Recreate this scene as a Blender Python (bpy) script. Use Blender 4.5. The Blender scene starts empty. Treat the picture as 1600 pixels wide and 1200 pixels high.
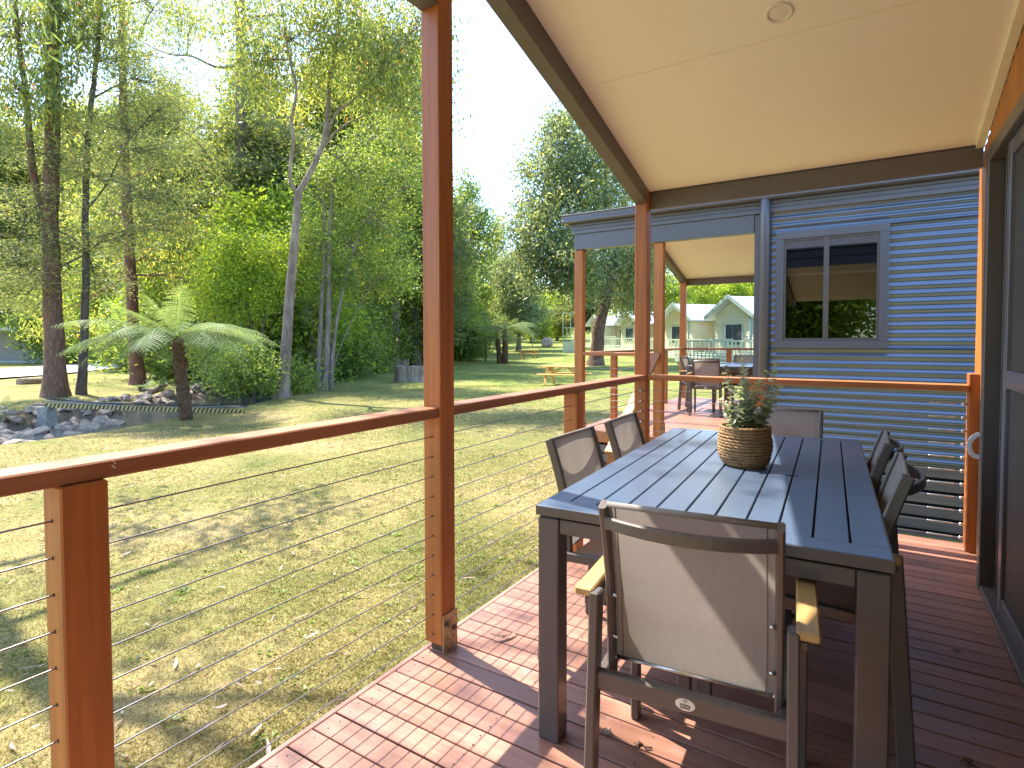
import bpy, bmesh, math, random
import numpy as np
from mathutils import Vector, Matrix, Euler, noise as mnoise

random.seed(7)
rng = np.random.default_rng(11)
R = math.radians
SC = bpy.context.scene
COL = SC.collection

# ------------------------------------------------------------------ camera
CAM_H, F_PX, YAW, PITCH, ROLL, CY = 1.26, 886.0, 0.561, 0.0317, -0.0018, 560.0
_c, _s = math.cos(YAW), math.sin(YAW)
FWD = Vector((-_s * math.cos(PITCH), _c * math.cos(PITCH), -math.sin(PITCH)))
_r0 = Vector((_c, _s, 0)); _u0 = _r0.cross(FWD)
RIGHT = math.cos(ROLL) * _r0 + math.sin(ROLL) * _u0
UP = -math.sin(ROLL) * _r0 + math.cos(ROLL) * _u0
CAM_P = Vector((0, 0, CAM_H))
cam = bpy.data.cameras.new('camera')
camo = bpy.data.objects.new('camera', cam); COL.objects.link(camo)
cam.sensor_fit = 'HORIZONTAL'; cam.sensor_width = 36.0
cam.lens = 36.0 * F_PX / 1600.0
cam.shift_y = -(600.0 - CY) / 1600.0
cam.clip_start = 0.02; cam.clip_end = 3000
m = Matrix((RIGHT, UP, -FWD)).transposed().to_4x4(); m.translation = CAM_P
camo.matrix_world = m
SC.camera = camo
SC.render.resolution_x, SC.render.resolution_y = 1024, 768

def at(px, py, d):
    """a point seen at photo pixel (px, py), d metres in front of the camera"""
    return CAM_P + d * (FWD + RIGHT * ((px - 800) / F_PX) - UP * ((py - CY) / F_PX))

# ------------------------------------------------------------------ world, sun, exposure
SUN_EL, SUN_AZ = R(57.0), R(-78.2)      # azimuth clockwise from +Y: the sun stands to the left
w = bpy.data.worlds.new('World'); SC.world = w; w.use_nodes = True
nt = w.node_tree
sky = nt.nodes.new('ShaderNodeTexSky'); sky.sky_type = 'NISHITA'; sky.sun_disc = False
sky.sun_elevation = SUN_EL; sky.sun_rotation = SUN_AZ
sky.air_density = 1.0; sky.dust_density = 0.8; sky.ozone_density = 4.0
bg = nt.nodes['Background']; bg.inputs['Strength'].default_value = 0.15
nt.links.new(sky.outputs['Color'], bg.inputs['Color'])
sun = bpy.data.lights.new('sun', 'SUN'); sun.energy = 3.1; sun.angle = R(0.42); sun.color = (1.0, 0.93, 0.82)
suno = bpy.data.objects.new('sun', sun); COL.objects.link(suno)
sdir = Vector((math.sin(SUN_AZ) * math.cos(SUN_EL), math.cos(SUN_AZ) * math.cos(SUN_EL), math.sin(SUN_EL)))
suno.rotation_euler = sdir.to_track_quat('Z', 'Y').to_euler()
SC.view_settings.view_transform = 'Standard'; SC.view_settings.look = 'None'
SC.view_settings.exposure = 2.3; SC.view_settings.gamma = 1.0
SC.view_settings.use_curve_mapping = False
cy = SC.cycles
cy.max_bounces = 10; cy.diffuse_bounces = 8; cy.glossy_bounces = 4; cy.transmission_bounces = 5
cy.transparent_max_bounces = 12; cy.use_denoising = True
cy.caustics_reflective = False; cy.caustics_refractive = False
cy.sample_clamp_indirect = 8.0

# ------------------------------------------------------------------ materials
MATS = {}
def _new(name):
    mt = bpy.data.materials.new(name); mt.use_nodes = True
    return mt, mt.node_tree, mt.node_tree.nodes['Principled BSDF']

def ramp(nt, stops):
    n = nt.nodes.new('ShaderNodeValToRGB'); e = n.color_ramp.elements
    while len(e) > 1: e.remove(e[-1])
    e[0].position = stops[0][0]; e[0].color = (*stops[0][1], 1)
    for p, c in stops[1:]:
        k = e.new(p); k.color = (*c, 1)
    return n

def noise(nt, vec, scale, detail=3, rough=0.55, dist=0.0):
    n = nt.nodes.new('ShaderNodeTexNoise')
    n.inputs['Scale'].default_value = scale; n.inputs['Detail'].default_value = detail
    n.inputs['Roughness'].default_value = rough; n.inputs['Distortion'].default_value = dist
    if vec is not None: nt.links.new(vec, n.inputs['Vector'])
    return n

def bump(nt, h, bsdf, strength=0.3, dist=0.01):
    b = nt.nodes.new('ShaderNodeBump'); b.inputs['Strength'].default_value = strength
    b.inputs['Distance'].default_value = dist
    nt.links.new(h, b.inputs['Height']); nt.links.new(b.outputs['Normal'], bsdf.inputs['Normal'])
    return b

def objvec(nt, scale=(1, 1, 1), rnd=0.0):
    tc = nt.nodes.new('ShaderNodeTexCoord'); mp = nt.nodes.new('ShaderNodeMapping')
    mp.inputs['Scale'].default_value = scale
    nt.links.new(tc.outputs['Object'], mp.inputs['Vector'])
    if rnd:
        oi = nt.nodes.new('ShaderNodeObjectInfo'); v = nt.nodes.new('ShaderNodeVectorMath'); v.operation = 'SCALE'
        cb = nt.nodes.new('ShaderNodeCombineXYZ')
        for i in range(3): nt.links.new(oi.outputs['Random'], cb.inputs[i])
        nt.links.new(cb.outputs[0], v.inputs[0]); v.inputs['Scale'].default_value = rnd
        nt.links.new(v.outputs[0], mp.inputs['Location'])
    return mp.outputs[0]

def paint(name, col, rough=0.5, metal=0.0, var=0.12, scale=6.0, coat=0.0, bmp=0.0, spec=0.5):
    mt, nt, b = _new(name)
    v = objvec(nt)
    n = noise(nt, v, scale, 4)
    c = np.array(col)
    r = ramp(nt, [(0.3, tuple(c * (1 - var))), (0.7, tuple(np.minimum(c * (1 + var), 1)))])
    nt.links.new(n.outputs['Fac'], r.inputs[0]); nt.links.new(r.outputs[0], b.inputs['Base Color'])
    b.inputs['Roughness'].default_value = rough; b.inputs['Metallic'].default_value = metal
    b.inputs['Specular IOR Level'].default_value = spec
    b.inputs['Coat Weight'].default_value = coat; b.inputs['Coat Roughness'].default_value = 0.15
    if bmp:
        n2 = noise(nt, v, 120, 2); bump(nt, n2.outputs['Fac'], b, bmp, 0.002)
    MATS[name] = mt
    return mt

def wood(name, axis, dark, light, rough=0.45, grain=1.0, var=0.25, coat=0.0, wear=None):
    mt, nt, b = _new(name)
    sc = [38.0, 38.0, 38.0]; sc[axis] = 1.6
    v = objvec(nt, tuple(s * grain for s in sc), rnd=37.0)
    n = noise(nt, v, 1.0, 5, 0.6, 0.6)
    r = ramp(nt, [(0.25, dark), (0.75, light)])
    nt.links.new(n.outputs['Fac'], r.inputs[0])
    # broad tone patches and a tone per board
    v2 = objvec(nt, (1, 1, 1), rnd=19.0); n2 = noise(nt, v2, 2.2, 3)
    oi = nt.nodes.new('ShaderNodeObjectInfo')
    ma = nt.nodes.new('ShaderNodeMath'); ma.operation = 'MULTIPLY_ADD'
    nt.links.new(oi.outputs['Random'], ma.inputs[0]); ma.inputs[1].default_value = var * 2; ma.inputs[2].default_value = 1 - var
    mb = nt.nodes.new('ShaderNodeMath'); mb.operation = 'MULTIPLY_ADD'
    nt.links.new(n2.outputs['Fac'], mb.inputs[0]); mb.inputs[1].default_value = 0.7; mb.inputs[2].default_value = 0.65
    mc = nt.nodes.new('ShaderNodeMath'); mc.operation = 'MULTIPLY'
    nt.links.new(ma.outputs[0], mc.inputs[0]); nt.links.new(mb.outputs[0], mc.inputs[1])
    hs = nt.nodes.new('ShaderNodeHueSaturation'); nt.links.new(r.outputs[0], hs.inputs['Color']); nt.links.new(mc.outputs[0], hs.inputs['Value'])
    out = hs.outputs[0]
    if wear:
        n3 = noise(nt, v2, 9.0, 5, 0.7); rr = ramp(nt, [(0.60, (0, 0, 0)), (0.74, (1, 1, 1))])
        nt.links.new(n3.outputs['Fac'], rr.inputs[0])
        mx = nt.nodes.new('ShaderNodeMixRGB'); nt.links.new(out, mx.inputs[1]); mx.inputs[2].default_value = (*wear, 1)
        mm = nt.nodes.new('ShaderNodeMath'); mm.operation = 'MULTIPLY'; mm.inputs[1].default_value = 0.45
        nt.links.new(rr.outputs[0], mm.inputs[0]); nt.links.new(mm.outputs[0], mx.inputs[0]); out = mx.outputs[0]
    nt.links.new(out, b.inputs['Base Color'])
    rr = ramp(nt, [(0.3, (rough - 0.08,) * 3), (0.7, (rough + 0.12,) * 3)])
    nt.links.new(n2.outputs['Fac'], rr.inputs[0]); nt.links.new(rr.outputs[0], b.inputs['Roughness'])
    b.inputs['Coat Weight'].default_value = coat; b.inputs['Coat Roughness'].default_value = 0.25
    bump(nt, n.outputs['Fac'], b, 0.25, 0.0015)
    MATS[name] = mt
    return mt

def leafmat(name, stops, trans=0.5, rough=0.45, tboost=1.6, spec=0.4):
    mt, nt, b = _new(name)
    a = nt.nodes.new('ShaderNodeAttribute'); a.attribute_name = 'rnd'
    r = ramp(nt, stops); nt.links.new(a.outputs['Fac'], r.inputs[0])
    nt.links.new(r.outputs[0], b.inputs['Base Color'])
    b.inputs['Roughness'].default_value = rough; b.inputs['Specular IOR Level'].default_value = spec
    t = nt.nodes.new('ShaderNodeBsdfTranslucent')
    mu = nt.nodes.new('ShaderNodeMixRGB'); mu.blend_type = 'MULTIPLY'; mu.inputs[0].default_value = 1
    mu.inputs[2].default_value = (1.2 * tboost, 1.1 * tboost, 0.65 * tboost, 1)
    nt.links.new(r.outputs[0], mu.inputs[1]); nt.links.new(mu.outputs[0], t.inputs['Color'])
    mx = nt.nodes.new('ShaderNodeMixShader'); mx.inputs[0].default_value = trans
    nt.links.new(b.outputs[0], mx.inputs[1]); nt.links.new(t.outputs[0], mx.inputs[2])
    nt.links.new(mx.outputs[0], nt.nodes['Material Output'].inputs['Surface'])
    MATS[name] = mt
    return mt

def bark(name, c1, c2, c3, vscale=3.0, hscale=14.0, b_s=0.8, blotch=2.0):
    mt, nt, b = _new(name)
    v = objvec(nt, (hscale, hscale, vscale)); n = noise(nt, v, 1.0, 6, 0.65, 0.8)
    r = ramp(nt, [(0.3, c1), (0.55, c2), (0.75, c3)]); nt.links.new(n.outputs['Fac'], r.inputs[0])
    v2 = objvec(nt); n2 = noise(nt, v2, blotch, 4)
    mx = nt.nodes.new('ShaderNodeMixRGB'); mx.blend_type = 'MULTIPLY'; mx.inputs[0].default_value = 0.6
    r2 = ramp(nt, [(0.3, (0.55, 0.5, 0.45)), (0.65, (1.15, 1.1, 1.05))]); nt.links.new(n2.outputs['Fac'], r2.inputs[0])
    nt.links.new(r.outputs[0], mx.inputs[1]); nt.links.new(r2.outputs[0], mx.inputs[2])
    nt.links.new(mx.outputs[0], b.inputs['Base Color']); b.inputs['Roughness'].default_value = 0.85
    bump(nt, n.outputs['Fac'], b, b_s, 0.03)
    MATS[name] = mt
    return mt

# timber
wood('post_timber', 2, (0.29, 0.085, 0.018), (0.48, 0.165, 0.036), 0.5, coat=0.0, var=0.12)
wood('rail_timber', 1, (0.25, 0.088, 0.034), (0.41, 0.165, 0.068), 0.5, coat=0.0, var=0.12)
wood('rail_timber_x', 0, (0.27, 0.085, 0.024), (0.44, 0.16, 0.044), 0.5, coat=0.0, var=0.12)
wood('deck_timber', 0, (0.22, 0.094, 0.060), (0.37, 0.178, 0.118), 0.44, var=0.22, wear=(0.34, 0.27, 0.24))
wood('deck_timber_y', 1, (0.19, 0.085, 0.06), (0.32, 0.165, 0.12), 0.5, var=0.2, wear=(0.4, 0.32, 0.27))
wood('cladding_timber', 2, (0.35, 0.12, 0.018), (0.52, 0.20, 0.035), 0.45, var=0.15)
wood('arm_timber', 1, (0.33, 0.20, 0.075), (0.52, 0.33, 0.13), 0.45, var=0.1)
wood('picnic_timber', 0, (0.50, 0.27, 0.06), (0.72, 0.43, 0.12), 0.6, var=0.15)
wood('slat_timber', 0, (0.10, 0.09, 0.08), (0.18, 0.16, 0.135), 0.7, var=0.15)
# paint, metal, plastic
paint('dark_beam', (0.125, 0.108, 0.112), 0.5, var=0.06)
paint('frame_metal', (0.105, 0.085, 0.075), 0.38, var=0.05, coat=0.1)
paint('table_metal', (0.09, 0.08, 0.078), 0.36, var=0.06, coat=0.2)
paint('table_top_sky_tint', (0.10, 0.14, 0.21), 0.32, metal=0.2, var=0.06, coat=0.5)  # the mirrored sky's blue is put into the top's base colour
paint('sheet_metal_sky_tint', (0.15, 0.185, 0.235), 0.22, metal=0.5, var=0.08, scale=2.0, coat=0.4)  # dark grey steel, blue of the reflected sky tinted into its base colour
paint('trim_metal', (0.115, 0.108, 0.118), 0.35, var=0.05, coat=0.1)
paint('pale_trim', (0.36, 0.38, 0.42), 0.35, var=0.05)
paint('ceiling_paint', (0.93, 0.88, 0.83), 0.6, var=0.02, scale=1.5)
paint('cream_trim', (0.85, 0.82, 0.70), 0.5, var=0.03)
paint('white_plastic', (0.80, 0.76, 0.72), 0.4, var=0.02)
paint('badge_white', (0.78, 0.70, 0.60), 0.5, var=0.03)
paint('badge_black', (0.03, 0.028, 0.025), 0.5, var=0.03)
paint('steel_wire', (0.34, 0.34, 0.34), 0.3, 0.9, var=0.1)
paint('bright_steel', (0.7, 0.7, 0.7), 0.25, 1.0, var=0.05)
paint('bracket_zinc', (0.42, 0.33, 0.20), 0.5, 0.35, var=0.3, scale=40)
paint('bolt_dark', (0.10, 0.085, 0.07), 0.5, 0.5, var=0.2)
paint('screw_dark', (0.06, 0.045, 0.04), 0.5, 0.4, var=0.2)
paint('black_gap', (0.012, 0.011, 0.01), 0.8, var=0.05)
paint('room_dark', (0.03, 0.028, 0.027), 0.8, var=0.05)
paint('blind_cloth', (0.09, 0.10, 0.13), 0.8, var=0.05)
paint('screen_mesh', (0.045, 0.043, 0.04), 0.55, var=0.1, scale=2)
paint('roof_metal', (0.16, 0.15, 0.15), 0.4, var=0.05)
paint('concrete', (0.30, 0.30, 0.27), 0.85, var=0.3, scale=9, bmp=0.4)
paint('road_gravel', (0.52, 0.50, 0.47), 0.9, var=0.08, scale=3, bmp=0.4)
paint('hazard_yellow', (0.50, 0.42, 0.14), 0.6, var=0.2)
paint('hazard_black', (0.05, 0.045, 0.04), 0.6, var=0.2)
paint('cable_grey', (0.18, 0.20, 0.23), 0.5, var=0.1)
paint('cabin_cream', (0.60, 0.55, 0.37), 0.7, var=0.05)
paint('cabin_green', (0.46, 0.52, 0.38), 0.7, var=0.06)
paint('cabin_roof', (0.45, 0.47, 0.50), 0.4, var=0.08)
paint('cabin_eave', (0.26, 0.32, 0.28), 0.5, var=0.06)
paint('teal_post', (0.15, 0.24, 0.25), 0.5, var=0.08)
paint('house_wall', (0.26, 0.23, 0.19), 0.8, var=0.08)
paint('house_roof', (0.5, 0.5, 0.49), 0.5, var=0.06)
paint('window_dark', (0.05, 0.06, 0.07), 0.1, var=0.1)
paint('curtain', (0.55, 0.55, 0.52), 0.8, var=0.1)
paint('bin_green', (0.02, 0.24, 0.15), 0.5, var=0.1)
paint('sign_red', (0.5, 0.05, 0.06), 0.5, var=0.1)
paint('twig_grey', (0.26, 0.22, 0.18), 0.85, var=0.25)
# basket
wood('rope', 0, (0.26, 0.14, 0.05), (0.55, 0.36, 0.17), 0.8, grain=3.0, var=0.1)
# sling fabric: fine weave, light passes through
mt, nt, b = _new('sling_fabric')
v = objvec(nt, (1, 1, 1))
wv = nt.nodes.new('ShaderNodeTexWave'); wv.inputs['Scale'].default_value = 130; wv.inputs['Distortion'].default_value = 0.4
wv.bands_direction = 'X'; nt.links.new(v, wv.inputs['Vector'])
nz = noise(nt, objvec(nt, (90, 90, 25)), 1.0, 3)
ad = nt.nodes.new('ShaderNodeMath'); ad.operation = 'MULTIPLY_ADD'; nt.links.new(wv.outputs['Fac'], ad.inputs[0]); ad.inputs[1].default_value = 0.35
nt.links.new(nz.outputs['Fac'], ad.inputs[2])
rr = ramp(nt, [(0.25, (0.335, 0.29, 0.26)), (0.95, (0.385, 0.335, 0.30))]); nt.links.new(ad.outputs[0], rr.inputs[0])
nt.links.new(rr.outputs[0], b.inputs['Base Color']); b.inputs['Roughness'].default_value = 0.55
b.inputs['Sheen Weight'].default_value = 0.2
tl = nt.nodes.new('ShaderNodeBsdfTranslucent'); nt.links.new(rr.outputs[0], tl.inputs['Color'])
mx = nt.nodes.new('ShaderNodeMixShader'); mx.inputs[0].default_value = 0.42
nt.links.new(b.outputs[0], mx.inputs[1]); nt.links.new(tl.outputs[0], mx.inputs[2])
nt.links.new(mx.outputs[0], nt.nodes['Material Output'].inputs['Surface'])
bump(nt, wv.outputs['Fac'], b, 0.2, 0.001)
MATS['sling_fabric'] = mt
# window glass: reflects and lets through
mt, nt, b = _new('window_glass')
gl = nt.nodes.new('ShaderNodeBsdfGlossy'); gl.inputs['Roughness'].default_value = 0.01; gl.inputs['Color'].default_value = (0.9, 0.92, 0.95, 1)
tr = nt.nodes.new('ShaderNodeBsdfTransparent'); tr.inputs['Color'].default_value = (0.55, 0.56, 0.55, 1)
fr = nt.nodes.new('ShaderNodeFresnel'); fr.inputs['IOR'].default_value = 1.5
ma = nt.nodes.new('ShaderNodeMath'); ma.operation = 'MULTIPLY_ADD'; nt.links.new(fr.outputs[0], ma.inputs[0]); ma.inputs[1].default_value = 1.0; ma.inputs[2].default_value = 0.05
mx = nt.nodes.new('ShaderNodeMixShader'); nt.links.new(ma.outputs[0], mx.inputs[0])
nt.links.new(tr.outputs[0], mx.inputs[1]); nt.links.new(gl.outputs[0], mx.inputs[2])
nt.links.new(mx.outputs[0], nt.nodes['Material Output'].inputs['Surface'])
MATS['window_glass'] = mt
# water
mt, nt, b = _new('creek_water')
b.inputs['Base Color'].default_value = (0.05, 0.06, 0.055, 1); b.inputs['Roughness'].default_value = 0.06
v = objvec(nt, (1, 1, 1)); n = noise(nt, v, 7.0, 5, 0.65, 1.2); bump(nt, n.outputs['Fac'], b, 0.9, 0.06)
MATS['creek_water'] = mt
# lawn soil and thatch
mt, nt, b = _new('lawn_ground')
v = objvec(nt, (1, 1, 1))
n1 = noise(nt, v, 0.55, 5, 0.6, 0.4); r1 = ramp(nt, [(0.30, (0.13, 0.15, 0.045)), (0.43, (0.21, 0.20, 0.07)), (0.56, (0.29, 0.24, 0.10)), (0.75, (0.34, 0.265, 0.145))])
nt.links.new(n1.outputs['Fac'], r1.inputs[0])
n2 = noise(nt, v, 14.0, 6, 0.75); r2 = ramp(nt, [(0.25, (0.42, 0.42, 0.40)), (0.5, (0.95, 0.95, 0.9)), (0.8, (1.35, 1.3, 1.25))])
nt.links.new(n2.outputs['Fac'], r2.inputs[0])
mx = nt.nodes.new('ShaderNodeMixRGB'); mx.blend_type = 'MULTIPLY'; mx.inputs[0].default_value = 0.85
nt.links.new(r1.outputs[0], mx.inputs[1]); nt.links.new(r2.outputs[0], mx.inputs[2])
# greener grass farther along the lawn
sp = nt.nodes.new('ShaderNodeSeparateXYZ'); nt.links.new(v, sp.inputs[0])
mr = nt.nodes.new('ShaderNodeMapRange'); mr.inputs['From Min'].default_value = 8; mr.inputs['From Max'].default_value = 20
mr.inputs['To Max'].default_value = 0.75
nt.links.new(sp.outputs['Y'], mr.inputs['Value'])
g2 = ramp(nt, [(0.3, (0.085, 0.14, 0.025)), (0.55, (0.17, 0.21, 0.04)), (0.75, (0.30, 0.27, 0.09))]); nt.links.new(n1.outputs['Fac'], g2.inputs[0])
mg = nt.nodes.new('ShaderNodeMixRGB'); nt.links.new(mr.outputs[0], mg.inputs[0]); nt.links.new(mx.outputs[0], mg.inputs[1]); nt.links.new(g2.outputs[0], mg.inputs[2])
# bare earth and stone where the ground drops to the creek
gm = nt.nodes.new('ShaderNodeNewGeometry'); sp2 = nt.nodes.new('ShaderNodeSeparateXYZ'); nt.links.new(gm.outputs['Normal'], sp2.inputs[0])
mr2 = nt.nodes.new('ShaderNodeMapRange'); mr2.inputs['From Min'].default_value = 0.975; mr2.inputs['From Max'].default_value = 0.90
nt.links.new(sp2.outputs['Z'], mr2.inputs['Value'])
me = nt.nodes.new('ShaderNodeMixRGB'); nt.links.new(mr2.outputs[0], me.inputs[0]); nt.links.new(mg.outputs[0], me.inputs[1]); 
r3 = ramp(nt, [(0.3, (0.07, 0.05, 0.035)), (0.7, (0.22, 0.17, 0.12))]); nt.links.new(n2.outputs['Fac'], r3.inputs[0]); nt.links.new(r3.outputs[0], me.inputs[2])
nt.links.new(me.outputs[0], b.inputs['Base Color']); b.inputs['Roughness'].default_value = 0.95; b.inputs['Specular IOR Level'].default_value = 0.1
bump(nt, n2.outputs['Fac'], b, 0.9, 0.03)
MATS['lawn_ground'] = mt

leafmat('grass_blade', [(0.0, (0.088, 0.107, 0.034)), (0.35, (0.147, 0.17, 0.05)), (0.6, (0.239, 0.212, 0.087)), (1.0, (0.346, 0.264, 0.148))], 0.35, 0.6, 1.3, 0.15)
leafmat('gum_leaf', [(0.0, (0.039, 0.069, 0.034)), (0.35, (0.112, 0.162, 0.056)), (0.62, (0.235, 0.28, 0.073)), (0.85, (0.403, 0.414, 0.084)), (0.94, (0.515, 0.47, 0.09)), (0.965, (0.6, 0.224, 0.09)), (1.0, (0.6, 0.179, 0.09))], 0.52, 0.38, 1.7)
leafmat('wattle_leaf', [(0.0, (0.052, 0.075, 0.044)), (0.45, (0.132, 0.167, 0.075)), (0.8, (0.265, 0.293, 0.098)), (1.0, (0.391, 0.391, 0.103))], 0.5, 0.5, 1.7)
leafmat('bright_leaf', [(0.0, (0.07, 0.13, 0.02)), (0.45, (0.19, 0.28, 0.035)), (1.0, (0.42, 0.47, 0.06))], 0.55, 0.4, 1.8)
leafmat('dark_leaf', [(0.0, (0.059, 0.078, 0.041)), (0.5, (0.103, 0.145, 0.062)), (1.0, (0.198, 0.252, 0.1))], 0.5, 0.4, 1.5)
leafmat('blue_leaf', [(0.0, (0.063, 0.098, 0.069)), (0.45, (0.161, 0.213, 0.121)), (0.8, (0.287, 0.333, 0.138)), (0.93, (0.414, 0.414, 0.115)), (1.0, (0.517, 0.437, 0.103))], 0.5, 0.45, 1.5)
leafmat('fern_leaf', [(0.0, (0.10, 0.16, 0.06)), (0.6, (0.20, 0.27, 0.12)), (1.0, (0.32, 0.38, 0.20))], 0.45, 0.55, 1.5, 0.2)
leafmat('mid_leaf', [(0.0, (0.041, 0.077, 0.024)), (0.45, (0.13, 0.195, 0.047)), (0.8, (0.283, 0.354, 0.077)), (1.0, (0.425, 0.472, 0.094))], 0.52, 0.42, 1.7)
leafmat('pot_leaf', [(0.0, (0.20, 0.25, 0.19)), (0.6, (0.36, 0.40, 0.27)), (1.0, (0.52, 0.52, 0.32))], 0.4, 0.5, 1.3)
leafmat('litter_leaf', [(0.0, (0.153, 0.081, 0.054)), (0.5, (0.324, 0.216, 0.162)), (1.0, (0.558, 0.477, 0.414))], 0.15, 0.6, 1.0)
bark('bark_brown', (0.07, 0.035, 0.022), (0.17, 0.095, 0.06), (0.30, 0.19, 0.13))
bark('bark_red', (0.09, 0.035, 0.022), (0.20, 0.09, 0.055), (0.30, 0.16, 0.10))
bark('bark_dark', (0.05, 0.04, 0.035), (0.11, 0.085, 0.07), (0.20, 0.165, 0.14))
bark('bark_pale', (0.13, 0.085, 0.06), (0.24, 0.19, 0.15), (0.36, 0.30, 0.25), 1.2, 7.0, 0.35, 3.0)
bark('bark_grey', (0.12, 0.10, 0.085), (0.24, 0.20, 0.165), (0.38, 0.32, 0.27), 2.0, 12.0, 0.6)
bark('fern_trunk', (0.045, 0.025, 0.014), (0.12, 0.07, 0.04), (0.24, 0.16, 0.09), 16.0, 16.0, 1.0)
bark('rock', (0.22, 0.16, 0.115), (0.42, 0.335, 0.26), (0.58, 0.50, 0.42), 6.0, 6.0, 0.6)
bark('log_wood', (0.16, 0.12, 0.09), (0.30, 0.24, 0.18), (0.46, 0.38, 0.30), 10, 10, 0.6)

# ------------------------------------------------------------------ mesh helpers
def link(name, me, mat=None, parent=None, loc=None, rot=None, smooth=False):
    o = bpy.data.objects.new(name, me); COL.objects.link(o)
    if mat is not None and not me.materials: me.materials.append(MATS[mat])
    if parent is not None: o.parent = parent
    if loc is not None: o.location = loc
    if rot is not None: o.rotation_euler = rot
    if smooth: me.polygons.foreach_set('use_smooth', [True] * len(me.polygons))
    return o

def thing(name, label, cat, loc=(0, 0, 0), rz=0.0, group=None):
    o = bpy.data.objects.new(name, None); COL.objects.link(o)
    o.empty_display_size = 0.2
    o.location = loc; o.rotation_euler = (0, 0, rz)
    o['label'] = label; o['category'] = cat
    if group: o['group'] = group
    return o

def tag(o, label, cat, group=None):
    o['label'] = label; o['category'] = cat
    if group: o['group'] = group
    return o

def struct(o): o['kind'] = 'structure'; return o
def stuff(o): o['kind'] = 'stuff'; return o

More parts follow.
